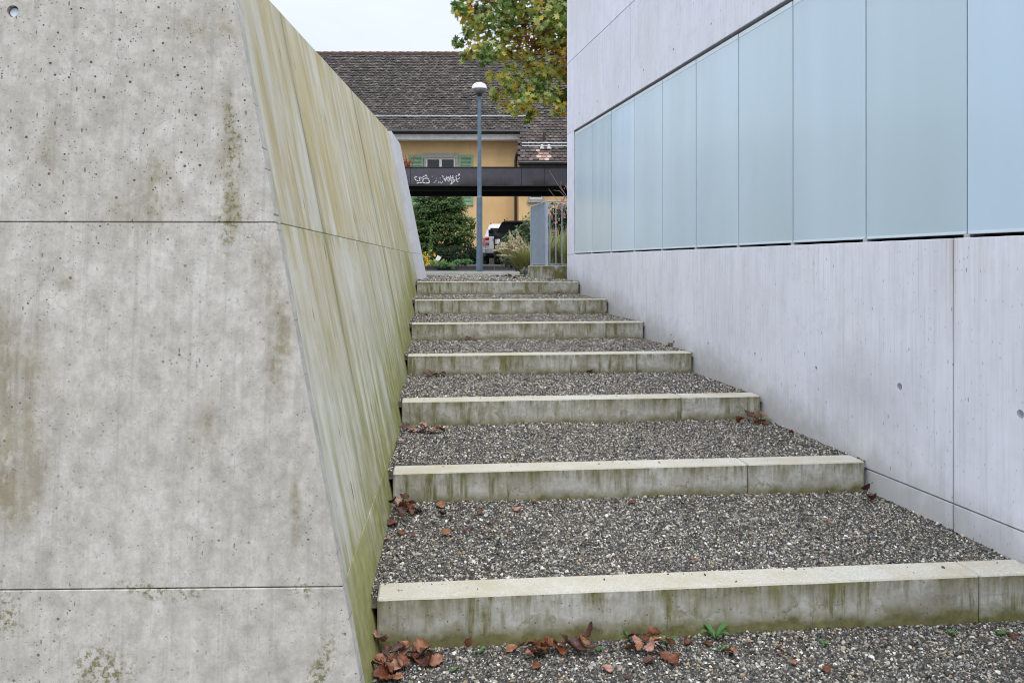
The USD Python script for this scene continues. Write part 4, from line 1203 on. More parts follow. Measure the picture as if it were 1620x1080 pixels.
def blades(base, n, ln, spread, r_, w=.006, lean=(0, 0), rise=1.):
    """Arching blades from round a base point."""
    V, Fc, R_, Tp = [], [], [], []
    k = 0
    for _ in range(n):
        a = r_.uniform(0, 2 * np.pi); out = r_.uniform(.15, 1.) * spread; l = ln * r_.uniform(.6, 1.1)
        b = base + np.array([math.cos(a), math.sin(a), 0]) * r_.uniform(0, .14) * spread * 1.2
        d = np.array([math.cos(a) + lean[0], math.sin(a) + lean[1], 0]) * out
        tt = np.linspace(0, 1, 6)
        P = b + np.outer(tt ** 1.5, d) + np.outer(tt * (1 - .55 * tt * out / spread * .9), [0, 0, l * rise])
        s = np.array([-math.sin(a), math.cos(a), 0])
        ww = w * (1 - tt ** 1.6) + .0008
        L_ = P + s * ww[:, None]; R2 = P - s * ww[:, None]
        V.append(np.stack([L_, R2], 1).reshape(-1, 3))
        for j in range(5):
            Fc += [(k + 2 * j, k + 2 * j + 1, k + 2 * j + 3), (k + 2 * j, k + 2 * j + 3, k + 2 * j + 2)]
        R_.append(np.full(12, r_.random())); Tp.append(np.repeat(tt ** 1.5, 2)); k += 12
    return (np.vstack(V), np.array(Fc)), np.concatenate(R_), np.concatenate(Tp)


# big ivy-like bush by the house wall
def bush(label, cat_, blobs, n, size, mat, seed, name='bush', up=(0, -.5, .8), tilt=.55, stems=6, base=None, layered=0.):
    r_ = np.random.default_rng(seed)
    t = thing(name, label, cat_)
    wts = np.array([b[1][0] * b[1][1] * b[1][2] for b in blobs]) ** .7; wts /= wts.sum()
    P, U = [], []
    for (c, rad), w in zip(blobs, wts):
        m_ = int(n * w)
        d = r_.normal(size=(m_, 3)); d /= np.linalg.norm(d, axis=1, keepdims=True)
        rr_ = r_.uniform(.35, 1., (m_, 1)) ** .5
        wob = 1 + .35 * (meshkit.noise(d * 2.6 + seed) - .5)[:, None] * 2
        p_ = np.array(c) + d * rr_ * wob * np.array(rad)
        if layered:
            ph = p_[:, 2] / layered + .7 * meshkit.noise(p_ * [2.2, 2.2, 1.]) * 2
            p_[:, 2] -= layered * .22 * np.sin(2 * np.pi * ph)
        P.append(p_); U.append(d * .6 + np.array(up))
    P = np.vstack(P); U = np.vstack(U)
    gap = meshkit.noise(P * 3.2 + seed * 3) > .22
    P, U = P[gap], U[gap]
    rn = np.clip(r_.normal(.45, .22, len(P)) + (meshkit.noise(P * 2.1 + 9) - .5) * .7, 0, 1)
    (mm, rr_) = scatter(P, size * r_.uniform(.65, 1.25, len(P)), U, r_, tilt=tilt, rnd=rn)
    part(t, 'foliage', mm, mat, prim={'rnd': rr_})
    b0 = np.array(base if base is not None else (blobs[0][0][0], blobs[0][0][1], EYE - .3))
    for k in range(stems):
        c = np.array(blobs[k % len(blobs)][0]) + r_.normal(0, .15, 3) * np.array(blobs[k % len(blobs)][1])
        q0 = b0 + np.array([r_.normal(0, .12), r_.normal(0, .1), 0])
        part(t, 'stem', tube([q0, q0 * .5 + c * .5 + r_.normal(0, .04, 3), c], [.022, .015, .006], 5), M['bark'], smooth=60)
    return t


BY = 31.4
bush('tall dark green bush with layered leaves against the ochre house wall', 'bush', [((hx(697, BY), BY, EYE + 1.1), (1.15, .7, .9)), ((hx(700, BY), BY, EYE + 1.9), (1.05, .6, .8)), ((hx(672, BY), BY, EYE + 1.5), (.65, .6, 1.0)), ((hx(728, BY), BY, EYE + 1.05), (.62, .5, .5)), ((hx(690, BY), BY, EYE + 2.6), (.9, .5, .6)), ((hx(735, BY), BY, EYE + 1.55), (.45, .4, .28)), ((hx(672, BY), BY, EYE + .5), (.7, .6, .6)), ((hx(656, BY), BY, EYE + 1.1), (.45, .5, 1.2)), ((hx(715, BY), BY, EYE + 2.3), (.5, .4, .5))], 38000, .08, M['leaf_green'], 21, layered=.34)
DY = 27.2
bush('low very dark hedge in the shade at the foot of the tall bush', 'hedge', [((hx(728, DY), DY, EYE + .25), (.75, .55, .36)), ((hx(700, DY), DY, EYE + .2), (.6, .5, .3)), ((hx(745, DY), DY, EYE + .3), (.28, .5, .28))], 3600, .085, M['leaf_dark'], 22)
QY = 20.2
for k, (u, v, mx) in enumerate([(668, 414, 1), (684, 420, 1)]):
    c = at(u, v, QY - k * .5)
    t = bush(['taller clump of yellow flowers against the end of the leaning wall', 'lower clump of yellow flowers in front of the bed edging'][k], 'flowers', [((c[0], c[1], c[2]), (.20 - .03 * k, .22, .16 - .05 * k))], 520, .05, M['leaf_fresh'], 30 + k, 'yellow_flowers', stems=4, base=(c[0], c[1], EYE - .2))
    r_ = np.random.default_rng(50 + k)
    for j in range(26 - 8 * k):
        q_ = c + r_.normal(0, 1, 3) * [.16, .08, .11] + [0, -.16, .05]
        (mm, rr_) = scatter(np.repeat(q_[None], 8, 0), .055, np.array([[0, -.6, .6]] * 8), r_, tilt=.8)
        part(t, 'bloom', mm, M['petal_yellow'], prim={'rnd': rr_})
for k, (u, v, lab) in enumerate([(700, 418, 'pale weed over the dark edging, left of the white marker'), (712, 421, 'pale green weed hanging over the dark edging, right of the white marker'), (737, 414, 'row of small pale green leaves on the bed just left of the lamp post'), (726, 414.5, 'row of small pale green leaves in the middle of the bed edge')]):
    c = at(u, v, 19.0)
    bush(lab, 'weed', [((c[0], c[1] + (.1 if k > 1 else -.06), c[2]), (.14, .12, .085 if k < 2 else .05))], 200, .05, M['leaf_fresh'], 40 + k, 'weed', stems=3, base=(c[0], c[1] + .12, EYE - .14))
c = at(692, 411, 19.3)
tmk = thing('plant_marker', 'small tilted white plant marker standing in the bed between the weeds', 'marker')
mk = box(-.05, .05, -.004, .004, -.02, .1); mk.apply_transform(trimesh.transformations.rotation_matrix(.5, [0, 1, 0])); mk.apply_translation(c)
part(tmk, 'label_plate', mk, M['white_dome'])
part(tmk, 'stake', tube([c + [0, .006, -.25], c + [0, .006, -.1], c + [0, .006, .05]], .006, 5), M['galv'])
# slender climbing shoots before the bush
c0_ = at(678, 400, 19.6)
r_ = np.random.default_rng(61)
sp_ = np.array([c0_ + [0.0, 0, -.2], at(679, 385, 19.6), at(680, 372, 19.6), at(682, 362, 19.6)])
t = thing('sapling', 'thin upright shoot with pale leaves in front of the tall bush', 'sapling')
part(t, 'stem', tube(sp_, .006, 5), M['bark'])
P = np.vstack([sp_[0] + (sp_[-1] - sp_[0]) * r_.uniform(.1, 1) + r_.normal(0, .035, 3) for _ in range(70)])
(mm, rr_) = scatter(P, .05, np.array([[0, -.6, .6]] * 70), r_); part(t, 'foliage', mm, M['leaf_fresh'], prim={'rnd': rr_})

# ornamental fountain grass before the railing
gb = at(830, 434, 13.6)
t = thing('fountain_grass', 'clump of ornamental grass with pale feathery plumes left of the railing', 'grass')
r_ = np.random.default_rng(71)
(mm, r1, r2) = blades(gb, 700, .62, .42, r_, .0055, (-.25, -.1)); part(t, 'blades', mm, M['grass_blade'], prim={'rnd': r1, 'tip': r2})
for k in range(44):
    a = r_.uniform(.55, 1.5) * np.pi; l = r_.uniform(.40, .78)
    out = r_.uniform(.16, .46)
    b = gb + np.array([r_.normal(0, .06), r_.normal(0, .06), .1])
    tt = np.linspace(0, 1, 9)
    dirv = np.array([math.cos(a) * 1.0 - .15, -abs(math.sin(a)) * .6, 0])
    P = b + np.outer(tt ** 1.4, dirv) * out + np.outer(tt * (1.12 - .62 * tt * out / .46), [0, 0, l * 1.0])
    st = part(t, 'stalk', tube(P, .0028, 4), M['grass_blade'], prim={'rnd': np.full(9 * 4 + 2, .8), 'tip': np.full(9 * 4 + 2, .6)})
    seg = np.linspace(.66, 1., 42)
    Q = np.stack([np.interp(seg, tt, P[:, j]) for j in range(3)], 1)
    dz = np.gradient(Q, axis=0); dz /= np.linalg.norm(dz, axis=1, keepdims=True)
    Q = np.repeat(Q, 3, 0); dz = np.repeat(dz, 3, 0)
    (mm, rr_) = scatter(Q + r_.normal(0, .003, Q.shape), .019, dz * .4 + r_.normal(0, .6, Q.shape), r_, tilt=.38)
    part(st, 'plume', mm, M['plume'], prim={'rnd': rr_})
# small blue-grey tuft and rusty litter at its foot
gb2 = at(830, 436.5, 13.0)
t = thing('grass_tuft', 'small blue-grey grass tuft in the gravel at the foot of the plumed grass', 'grass')
M['blade_blue'] = (lambda g: g.principled('blue_grey_blade', base_color=g.ramp(g.n('attribute', 'fac', attribute='rnd'), [(0, (.10, .14, .13)), (1, (.34, .40, .40))]), roughness=.6))(G())
(mm, r1, r2) = blades(gb2, 110, .16, .10, r_, .005); part(t, 'blades', mm, M['blade_blue'], prim={'rnd': r1})
# leafy shrub behind the grass, in front of the black car
SY = 16.6
bush('leafy green shrub between the plumed grass and the black car', 'shrub', [((hx(826, SY), SY, EYE + .40), (.34, .3, .40)), ((hx(806, SY), SY, EYE + .22), (.22, .25, .32)), ((hx(838, SY), SY, EYE + .62), (.20, .25, .40)), ((hx(846, SY), SY, EYE + .2), (.4, .3, .4))], 2600, .075, M['leaf_grey'], 81, 'shrub')
# tall yellow-green grass and flowering roses behind the railing
bush('rose bush with a few pink flowers behind the railing uprights', 'rose bush', [((hx(888, 14.), 14., EYE + .45), (.35, .3, .45)), ((hx(900, 14.), 14., EYE + .75), (.4, .3, .3))], 1900, .065, M['leaf_dark'], 82, 'rose_bush')
rb = '/World/rose_bush'
r_ = np.random.default_rng(83)
for (u, v) in [(872, 342), (879, 352), (892, 341), (891, 318), (877, 366), (886, 330)]:
    c = at(u, v, 13.55)
    (mm, rr_) = scatter(np.repeat(c[None], 12, 0), .038, np.array([[0, -.6, .3]] * 12), r_, tilt=.8); part(rb, 'bloom', mm, M['petal_red'], prim={'rnd': rr_})
t = thing('garden_grass', 'tall yellow-green grass growing behind the railing uprights', 'grass')
for k, u in enumerate((866, 880, 894, 908)):
    (mm, r1, r2) = blades(at(u, 428, 12.9 + .2 * (k % 2)), 230, .75, .24, r_, .006); part(t, 'blades', mm, M['grass_blade'], prim={'rnd': r1, 'tip': r2})
# bare reddish plant on the carport roof
RY = 26.25
t = thing('roof_plant', 'rust-red bare twiggy plant on top of the carport left of the window', 'plant')
r_ = np.random.default_rng(91)
for k in range(26):
    b = np.array([hx(r_.uniform(633, 653), RY), RY + r_.normal(0, .1), cz(264)])
    h_ = r_.uniform(.12, .38) * (1.25 if k % 6 == 0 else .8)
    e_ = b + [r_.normal(0, .10), r_.normal(0, .06), h_]
    tw = part(t, 'twig', tube([b, (b + e_) / 2 + r_.normal(0, .02, 3), e_], [.014, .010, .004], 4), (M['red_plain'] if 'red_plain' in M else M.setdefault('red_plain', plain('rusty_stem', (.22, .06, .035), .8))))
    (mm, rr_) = scatter(b + (e_ - b) * r_.uniform(.2, 1, (7, 1)) + r_.normal(0, .015, (7, 3)), .06, np.array([[0, -.6, .6]] * 7), r_)
    part(tw, 'leaf', mm, M['red_twig'], prim={'rnd': rr_})
# thin bare branches reaching past the building corner
t = thing('bare_branch', 'thin bare twigs with pinkish tips reaching out by the building corner', 'branch')
r_ = np.random.default_rng(95)
TY = 11.6
for P in ([(906, 340), (895, 308), (888, 300), (878, 285), (869, 270)], [(893, 306), (887, 295), (888, 285)], [(905, 330), (896, 296), (897, 290)], [(905, 345), (889, 325), (878, 312), (868, 299)], [(903, 320), (885, 302), (876, 301)]):
    part(t, 'twig', tube([at(u, v, TY) for u, v in P], np.linspace(.005, .0018, len(P)), 4), M['twig_pale'])
P = np.array([at(u, v, TY) for u, v in [(893, 316), (896, 297), (892, 318), (895, 255), (897, 295), (891, 317)]])
(mm, rr_) = scatter(np.repeat(P, 3, 0) + r_.normal(0, .008, (18, 3)), .03, np.array([[0, -1., .2]] * 18), r_)
part(t, 'bud', mm, M['petal_red'], prim={'rnd': rr_})

# ------------------------------------------------------------------ autumn tree behind the building
TX, TYY = 3.6, 20.0
TCOL = [('green', [(.035, .06, .014), (.06, .095, .022), (.10, .135, .04)]), ('pale', [(.11, .145, .055), (.17, .20, .09), (.24, .26, .13)]), ('yellow', [(.26, .19, .02), (.38, .28, .03)]), ('brown', [(.10, .045, .012), (.19, .085, .02), (.28, .13, .025)])]
TM = [leaf_mat(f'tree_leaf_{n_}', c_, .4) for n_, c_ in TCOL]
M['tree_leaf'] = leaf_mat('tree_leaf_mixed', [(.045, .10, .015), (.10, .175, .028), (.20, .275, .06), (.37, .43, .16), (.50, .51, .20), (.48, .44, .045), (.58, .40, .03), (.36, .17, .02), (.15, .06, .014)], .45)
tree = thing('autumn_tree', 'plane tree turning green, yellow and brown beyond the corner of the concrete building', 'tree')
r_ = np.random.default_rng(101)
part(tree, 'trunk', tube([(TX, TYY, EYE - .3), (TX + .05, TYY, EYE + 1.5), (TX - .05, TYY + .05, EYE + 3.2), (TX, TYY, EYE + 5.2), (TX + .1, TYY, EYE + 8)], [.30, .24, .2, .14, .05], 12), M['bark'], smooth=60)
# limbs and twig ends in view: photo directions at the tree's distance
ends = []
def tpix(u, v, dy=0.): return at(u, v, TYY + dy)
CL = [(735, 20, .25), (728, 10, .2), (760, 45, .45), (757, 8, .5), (785, 25, .6), (800, 70, .5), (815, 20, .7), (840, 60, .6), (862, 20, .7), (885, 60, .6), (880, 110, .45), (835, 105, .45), (775, 85, .33), (752, 80, .25), (728, 72, .12), (720, 66, .07), (790, 118, .32), (815, 140, .38), (850, 140, .35), (870, 150, .3), (825, 168, .26), (800, 172, .18), (842, 178, .14), (838, 188, .1), (885, 172, .2), (893, 160, .25), (775, 118, .12), (785, 150, .2), (748, 35, .22), (722, 18, .1), (900, 30, .9), (920, 90, .7), (940, 10, 1.), (910, 150, .4), (740, 52, .13), (735, 90, .14), (810, -40, .9), (760, -40, .6), (870, -50, 1.), (930, -60, 1.), (840, 155, .2), (862, 118, .3)]
for (u, v, rd) in CL:
    ends.append((tpix(u, v, r_.normal(0, .35)), rd))
for _ in range(46):                                      # the rest of the crown, out of the photograph's view
    d = r_.normal(size=3); d /= np.linalg.norm(d)
    c = np.array([TX + .3, TYY + .6, EYE + 7.6]) + d * np.array([3.4, 3.4, 3.2]) * r_.uniform(.5, 1)
    uu = PX + F * c[0] / c[1]; vv = HV - F * (c[2] - EYE) / c[1]
    if uu < 905 and vv > -60:
        continue
    ends.append((c, r_.uniform(.6, 1.)))
hub = [np.array([TX, TYY, EYE + z_]) for z_ in (3.6, 4.4, 5.2, 6.2, 7.2)]
for k, (c, rd) in enumerate(ends):
    h_ = min(hub, key=lambda q: np.linalg.norm(q - c) + (1.5 if q[2] > c[2] + .3 else 0))
    mid = h_ * .45 + c * .55 + [0, 0, .45] + r_.normal(0, .2, 3)
    part(tree, 'branch', tube([h_, h_ * .75 + mid * .25, mid, c], [.035, .026, .014, .004], 5), M['bark'], smooth=60)
PP, UU, RN = [], [], []
for c, rd in ends:
    m_ = int(95 * rd ** 2 * 6.6 + 34 * rd + 5)
    d = r_.normal(size=(m_, 3)); d /= np.linalg.norm(d, axis=1, keepdims=True)
    p_ = c + d * rd * r_.uniform(.15, 1.1, (m_, 1)) ** .6 * [1, 1, .85]
    PP.append(p_); UU.append(d * .5 + [0, -.75, .45])
    upper_side = (p_[:, 2] - c[2]) / rd  # height within the clump, upper leaves shift greener
    hue = r_.choice([.16, .34, .48, .62, .78, .93], p=[.22, .27, .23, .15, .08, .05]) + r_.normal(0, .21, m_) - .06 * upper_side
    RN.append(np.clip(hue, 0, 1))
PP = np.vstack(PP); UU = np.vstack(UU); RN = np.concatenate(RN)
keep = meshkit.noise(PP * 2.3 + 4) > .21
PP, UU, RN = PP[keep], UU[keep], RN[keep]
# the nearest leaves one by one, the rest as one mass
uu = PX + F * PP[:, 0] / PP[:, 1]; vv = HV - F * (PP[:, 2] - EYE) / PP[:, 1]
vis = (uu > 700) & (uu < 893) & (vv > 2) & (vv < 200)
order = np.argsort(np.where(vis, PP[:, 1], 1e9))[:300]
single = np.zeros(len(PP), bool); single[order] = True
SZ = .10 * r_.uniform(.7, 1.3, len(PP))
for k in order:
    (mm, rr_) = scatter(PP[k:k + 1], SZ[k], UU[k:k + 1], r_, (PALM, PALM_F), .55, RN[k:k + 1])
    part(tree, 'leaf', mm, M['tree_leaf'], prim={'rnd': rr_})
rest = ~single
(mm, rr_) = scatter(PP[rest], SZ[rest], UU[rest], r_, (PALM, PALM_F), .55, RN[rest])
fp = part(tree, 'crown', mm, M['tree_leaf'], prim={'rnd': rr_})
tag(stage.GetPrimAtPath(fp), kind='stuff')

# ================================================================== fallen leaves and small weeds on the stairs
def dead_mat(name, cols):
    g = G(); o = g.obj(); x, y, z = g.xyz(o)
    c = g.ramp(g.noise(o, 45., 4, .65), [(.3, cols[0]), (.5, cols[1]), (.72, cols[2])])
    vein = g.rng(g.m('absolute', g.m('sine', g.mul(g.add(y, g.mul(g.m('absolute', x), -.8)), 420.))), 0., .22, 1., 0.)
    c = g.mix(g.mul(vein, .35), c, (.09, .035, .018))
    return g.principled(name, base_color=c, roughness=.55, specular_ior_level=.4, normal=g.bump(g.noise(o, 120., 4, .6), .5, .002))


DM = [dead_mat('dead_leaf_chestnut', [(.06, .02, .010), (.12, .04, .017), (.21, .08, .036)]), dead_mat('dead_leaf_dark', [(.03, .012, .010), (.065, .025, .018), (.11, .045, .03)]),
      dead_mat('dead_leaf_pale', [(.13, .05, .024), (.23, .10, .05), (.36, .19, .115)]), dead_mat('dead_leaf_pink', [(.20, .09, .07), (.33, .17, .13), (.45, .27, .22)])]


def dead_leaf(seed, size, flat_=False):
    r_ = np.random.default_rng(seed)
    n1, n2 = 15, 9
    u = np.linspace(0, 1, n1); v = np.linspace(-1, 1, n2)
    U, V = np.meshgrid(u, v, indexing='ij')
    lob = .36 * np.sin(np.pi * U ** .8) ** .7 * (1 + .16 * np.sin(U * 23 + r_.uniform(0, 6)))
    X = V * lob; Y = U - .5 + .10 * np.abs(V) * (1 - U) - .08 * np.abs(V)
    c1 = r_.uniform(.5, 2.2) * (.35 if flat_ else 1); c2 = r_.uniform(-1.6, 2.) * (.35 if flat_ else 1)
    Z = c1 * .42 * X ** 2 * 4 * .6 + c2 * .35 * (Y) ** 2 + .05 * np.sin(V * 5 + U * 7 + r_.uniform(0, 6)) * np.abs(V) + .03 * r_.normal(size=X.shape) * np.abs(V) * (0 if flat_ else 1)
    # roll the rim over
    roll = r_.uniform(.0, 1.1) * (.3 if flat_ else 1)
    Xr = np.sin(X * (1 + roll * 2.2)) / (1 + roll * 1.6); Z = Z + (1 - np.cos(X * (1 + roll * 2.2))) * .35 * roll
    P = np.stack([Xr, Y, Z * .72], -1).reshape(-1, 3) * size
    a, b = np.meshgrid(np.arange(n1 - 1), np.arange(n2 - 1), indexing='ij')
    f = np.stack([a * n2 + b, a * n2 + b + 1, (a + 1) * n2 + b + 1, (a + 1) * n2 + b], -1).reshape(-1, 4)
    f = np.vstack([f[:, [0, 1, 2]], f[:, [0, 2, 3]]])
    # thickness
    n = len(P)
    Pb = P - [0, 0, .0006]
    V_ = np.vstack([P, Pb]); F_ = np.vstack([f, f[:, ::-1] + n])
    return V_, F_, P


def bed_z(i, P):
    o, dep, L = bed_origin(i)
    d = P - o
    det = SD[0] * SN[1] - SD[1] * SN[0]
    s = d[0] * SD[0] + d[1] * SD[1]; t_ = d[0] * SN[0] + d[1] * SN[1]
    return float(bed_height(i, np.array([s]), np.array([t_]), L)[0])


leaf_no = [0]
r_s = np.random.default_rng(555)
def fallen(u, v, tread, size, label, group, col=None, tilt=.25, lift=0., flat_=False):
    leaf_no[0] += 1
    size *= (.60, .54, .46, .45, .42, .42, .42, .42)[tread] * r_s.uniform(.8, 1.25)
    r_ = np.random.default_rng(1000 + leaf_no[0])
    z = H[tread - 1] if tread else 0.
    P = onz(u, v, z)
    for _ in range(3):
        z = bed_z(tread, P) + .012
        P = onz(u, v, z)
    P[2] += lift
    V_, F_, P0 = dead_leaf(2000 + leaf_no[0], size, flat_)
    Rm = trimesh.transformations.euler_matrix(r_.normal(0, tilt), r_.normal(0, tilt), r_.uniform(0, 6.28))[:3, :3]
    V2 = V_ @ Rm.T
    V2[:, 2] -= np.percentile(V2[:, 2], 8)
    t = thing('fallen_leaf', label, 'leaf', P, 0, group)
    c = r_.choice(4, p=[.5, .2, .2, .1]) if col is None else col
    lf = part(t, 'leaf_blade', (V2, F_), DM[c], smooth=True)
    st = np.array([V_[4], V_[4] + [0, -size * .18, .004], V_[4] + [size * .03, -size * .36, .002]]) @ Rm.T
    st[:, 2] -= np.percentile((V_ @ Rm.T)[:, 2], 8)
    part(t, 'leaf_stalk', tube(st, .0011, 4), DM[1])


def cluster(pts, tread, size, label, group, **kw):
    r_ = np.random.default_rng(int(pts[0][0] * 7 + pts[0][1]))
    NTH = ['leftmost', 'second from left', 'third from left', 'fourth from left', 'fifth from left', 'sixth from left', 'seventh from left', 'eighth from left', 'ninth from left', 'tenth from left', 'eleventh from left', 'twelfth from left', 'thirteenth from left', 'rightmost']
    us = sorted(range(len(pts)), key=lambda k: pts[k][0])
    for j, (u, v, *l) in enumerate(pts):
        k = us.index(j)
        w = 'rightmost' if k == len(pts) - 1 else NTH[k]
        fallen(u, v, tread, size * r_.uniform(.75, 1.2), f'{label}, {w}', group, lift=l[0] if l else 0., **kw)


cluster([(600, 1044), (606, 1056, .01), (612, 1040, .02), (622, 1050, .02), (630, 1043, .03), (602, 1070), (615, 1066, .015), (624, 1060, .01), (634, 1056, .02), (600, 1031, .03), (610, 1076), (626, 1072), (596, 1062, .02)], 0, .115, 'curled brown leaf in left corner pile below the lowest step', 'leaves piled in the left corner below the lowest step', tilt=.38)
cluster([(648, 1040, .01), (658, 1045), (668, 1041, .012), (678, 1047), (690, 1046), (640, 1036, .03), (664, 1034, .02)], 0, .105, 'dark leaf in the drift beside the left corner pile', 'leaves drifting from the left corner pile', tilt=.35)
cluster([(597, 990, .12), (598, 1010, .07)], 0, .09, 'brown leaf in the gap between lowest step and leaning wall', 'leaves in the gap beside the lowest step', tilt=1.)
fallen(741, 1030, 0, .075, 'brown leaf leaning alone on the lowest riser right of the corner drift', None, 0, .9, .015)
cluster([(808, 1027), (826, 1030, .012), (840, 1027, .015), (856, 1029, .012), (870, 1030, .02), (884, 1028, .02), (898, 1032, .018), (912, 1030, .012), (922, 1026, .03), (934, 1020, .045), (938, 1033, .008), (838, 1038), (890, 1035, .01), (852, 1036)], 0, .10, 'crinkled leaf in the middle row along the lowest riser', 'leaves in the middle row along the lowest riser', tilt=.38)
fallen(848, 1054, 0, .075, 'thin brown leaf lying on the gravel below the middle row of leaves', None, 0)
fallen(962, 1058, 0, .085, 'long flat pinkish-tan leaf on the gravel between the two leaf heaps', None, 3, .15, 0, True)
cluster([(1004, 1014, .015), (1024, 1018, .02), (1036, 1020, .03), (1012, 1030, .012), (1028, 1032, .02), (1044, 1034, .015), (1056, 1040), (1026, 1046), (1068, 1044), (1040, 1026, .03), (1056, 1026, .01), (996, 1028), (1008, 1022, .02)], 0, .095, 'crumpled leaf in the heap left of the green rosette weed', 'leaves heaped left of the green weed', tilt=.38)
for (u, v, s_, lab, c) in [(1089, 1015, .07, 'rolled brown leaf on the gravel just left of the green weed', 0), (1120, 1017, .055, 'brown leaf under the leaves of the green weed', 0), (1157, 1033, .085, 'light brown leaf on the gravel right of the green weed', 2), (1234, 1024, .06, 'red-brown leaf by the lowest riser, upper of a pair right of the weed', 0), (1243, 1005, .05, 'dark scrap of leaf against the lowest riser right of the weed', 1), (1256, 1047, .065, 'curled light brown leaf alone on the gravel at the lower right', 2), (1309, 1060, .075, 'split reddish leaf on the gravel near the bottom edge at right', 0), (1604, 1007, .065, 'brown leaf at the far right by the lowest riser', 0), (1233, 1034, .05, 'orange-brown leaf on the gravel, lower of a pair right of the weed', 2), (995, 1070, .05, 'small dark leaf on the gravel below the heap', 1)]:
    fallen(u, v, 0, s_, lab, None, c)
cluster([(628, 801, .02), (640, 806, .01), (652, 803, .02), (660, 808), (640, 797, .035), (630, 812), (648, 812), (622, 806, .03), (634, 820, .0)], 1, .13, 'brown leaf in the heap left of the second riser', 'leaves heaped at the left end of the second riser', tilt=.38)
for (u, v, s_, lab, c) in [(622, 828, .11, 'rolled brown leaf just below the heap at the second riser', 0), (697, 800, .11, 'tan leaf lying on the gravel right of the heap at the second riser', 2), (700, 815, .12, 'dark leaf with a raised rim in front of the tan leaf on the first tread', 1), (634, 842, .075, 'small brown leaf by the leaning wall on the first tread', 0), (653, 845, .05, 'tiny brown leaf on the first tread left of the long tan leaf', 0), (704, 845, .10, 'long tan leaf in the left part of the first tread', 2), (735, 838, .06, 'small reddish leaf right of the long tan leaf on the first tread', 0), (760, 811, .09, 'brown leaf near the second riser, left of its middle', 0), (777, 829, .055, 'small dark red leaf alone on the first tread', 1), (803, 847, .07, 'brown leaf alone on the first tread below the small dark red one', 0), (845, 793, .09, 'bright brown leaf against the second riser at its middle', 2), (1000, 793, .08, 'dull brown leaf against the second riser right of its middle', 0), (1312, 830, .05, 'small orange leaf in the right part of the first tread', 2), (1097, 887, .05, 'thin orange leaf at the front edge of the first tread', 2), (613, 852, .06, 'small pink-brown leaf at the foot of the leaning wall on the first tread', 3), (1378, 791, .11, 'rusty leaf on the gravel at the right end of the second riser', 0), (820, 806, .09, 'pale pinkish leaf flat on the gravel near the second riser', 3)]:
    fallen(u, v, 1, s_, lab, None, c)
fallen(1369, 783, 1, .12, 'dark curled leaf standing up in the gap at the right end of the second step', None, 1, 1.1, .03)
cluster([(640, 680, .02), (650, 681, .01), (660, 682), (672, 682), (684, 683), (696, 683), (668, 680, .02)], 2, .15, 'brown leaf in the row left of the third riser', 'leaves in a row at the left end of the third riser', tilt=.3)
for (u, v, s_, lab, c) in [(632, 699, .11, 'dull pink leaf at the wall foot on the second tread', 3), (1253, 685, .11, 'small brown leaf by the building wall on the second tread', 0)]:
    fallen(u, v, 2, s_, lab, None, c)
cluster([(1183, 664, .03), (1192, 665, .02), (1200, 668), (1212, 669), (1172, 668), (1206, 664, .03)], 2, .14, 'russet leaf in the heap right of the third riser', 'leaves heaped at the right end of the third riser', tilt=.4)
cluster([(682, 592, .02), (690, 593), (676, 594), (700, 594)], 3, .14, 'reddish leaf by the fourth riser near its left end', 'leaves at the left of the fourth riser')
cluster([(918, 589), (934, 588)], 3, .12, 'brown leaf by the fourth riser near its middle', 'leaves at the middle of the fourth riser')
cluster([(733, 536, .02), (742, 537), (752, 538), (728, 538)], 4, .16, 'brown leaf by the fifth riser, in a row', 'leaves at the left of the fifth riser')
cluster([(1060, 546), (1068, 547, .03), (1066, 545, .04)], 4, .13, 'curled leaf by the building behind the fourth step', 'leaves at the right end of the fourth step')
cluster([(664, 499, .02), (672, 499)], 5, .17, 'reddish leaf at the left end of the sixth riser', 'leaves at the left of the sixth riser')
fallen(957, 497, 5, .14, 'brown leaf at the right end of the sixth riser', None, 0)
cluster([(880, 465, .02), (886, 465)], 6, .16, 'brown leaf at the foot of the topmost riser', 'leaves at the foot of the topmost riser')
cluster([(787, 437), (795, 437.5), (802, 437), (812, 438), (820, 437), (815, 440), (806, 436.5)], 7, .16, 'rusty leaf on the landing before the plumed grass', 'leaves on the landing before the plumed grass', tilt=.2)

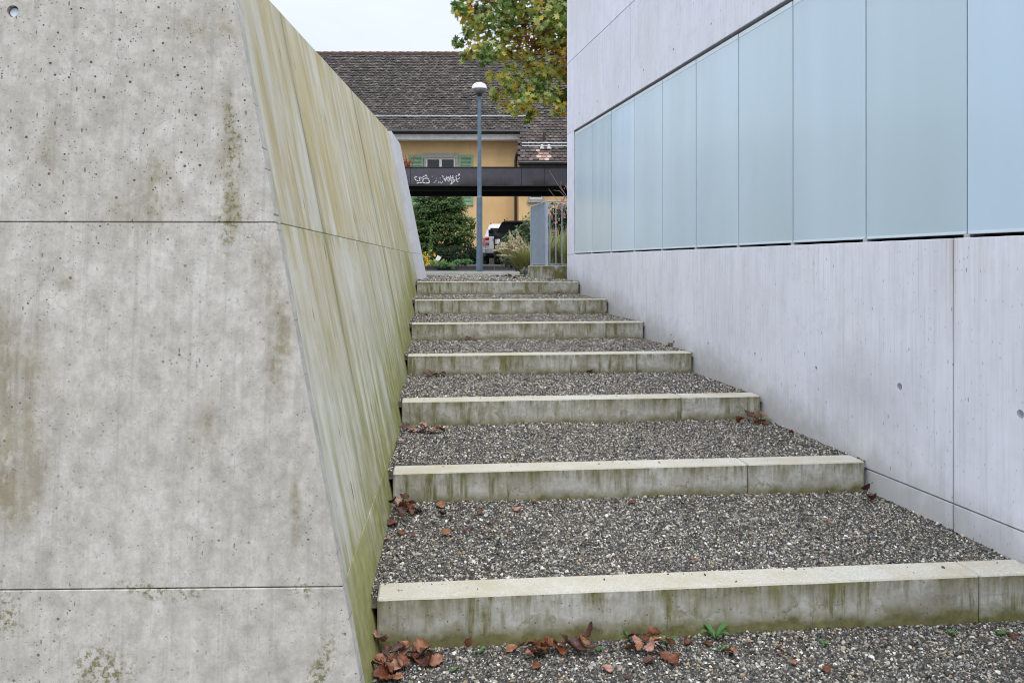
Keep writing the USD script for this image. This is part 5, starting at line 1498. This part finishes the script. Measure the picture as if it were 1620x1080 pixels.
# small green weeds
def sprig(u, v, tread, label, n, ln, wid, seed, cat_='weed'):
    r_ = np.random.default_rng(seed)
    P = onz(u, v, .0 if tread == 0 else H[tread - 1])
    P[2] = bed_z(tread, P); P = onz(u, v, P[2] + .004)
    t = thing('weed', label, cat_)
    for k in range(n):
        a = 2 * np.pi * k / n + r_.normal(0, .3); l = ln * r_.uniform(.6, 1.15)
        tt = np.linspace(0, 1, 8)
        d = np.array([math.cos(a), math.sin(a), 0])
        C = P + np.outer(tt, d) * l * .85 + np.outer(np.sin(tt * 2.1) * .5, [0, 0, l])
        s = np.array([-d[1], d[0], 0]); w = wid * l * np.sin(np.pi * (.06 + .94 * tt) ** 1.4) ** .8
        Vl = np.concatenate([C + s * w[:, None] + [0, 0, .002], C - [0, 0, .0005], C - s * w[:, None] + [0, 0, .002]])
        Fl = []
        for j in range(7):
            Fl += [(j, j + 1, 8 + j + 1), (j, 8 + j + 1, 8 + j), (8 + j, 8 + j + 1, 16 + j + 1), (8 + j, 16 + j + 1, 16 + j)]
        part(t, 'leaf', (Vl, np.array(Fl)), M['leaf_fresh'], smooth=True, prim={'rnd': np.full(24, r_.uniform(.2, .8))})


sprig(1131, 1010, 0, 'green rosette weed with long leaves growing at the lowest riser', 8, .082, .15, 301)
sprig(1139, 1030, 0, 'single rounded green leaf on the gravel below the rosette weed', 2, .04, .3, 302)
sprig(997, 1014, 0, 'upright green blade by the left edge of the right-hand leaf heap', 3, .06, .12, 303)
sprig(1052, 1017, 0, 'small green sprout behind the right-hand leaf heap', 4, .05, .28, 304)
sprig(675, 1036, 0, 'small green sprout at the crack of the lowest riser above the leaf drift', 5, .03, .25, 305)
sprig(758, 1033, 0, 'tiny green sprout right of the single leaning leaf', 5, .03, .25, 306)
sprig(945, 1030, 0, 'tiny green sprout at the right end of the middle row of leaves', 4, .03, .25, 307)
sprig(1305, 1020, 0, 'small green sprout on the gravel in the lower right, left of the riser joint', 5, .028, .28, 308)
sprig(1505, 1003, 0, 'pale green moss-like sprout against the lowest riser just left of its joint', 6, .03, .3, 309)
sprig(1582, 1004, 0, 'small green sprout against the lowest riser right of its joint', 5, .03, .25, 310)
sprig(717, 1061, 0, 'tiny green sprout on the gravel below the single leaning leaf', 5, .025, .25, 311)
sprig(1089, 585, 3, 'small green weed at the right end of the fourth step', 6, .06, .22, 312)
sprig(1212, 669, 2, 'small yellowish weed beside the russet heap by the building wall', 6, .06, .2, 313)
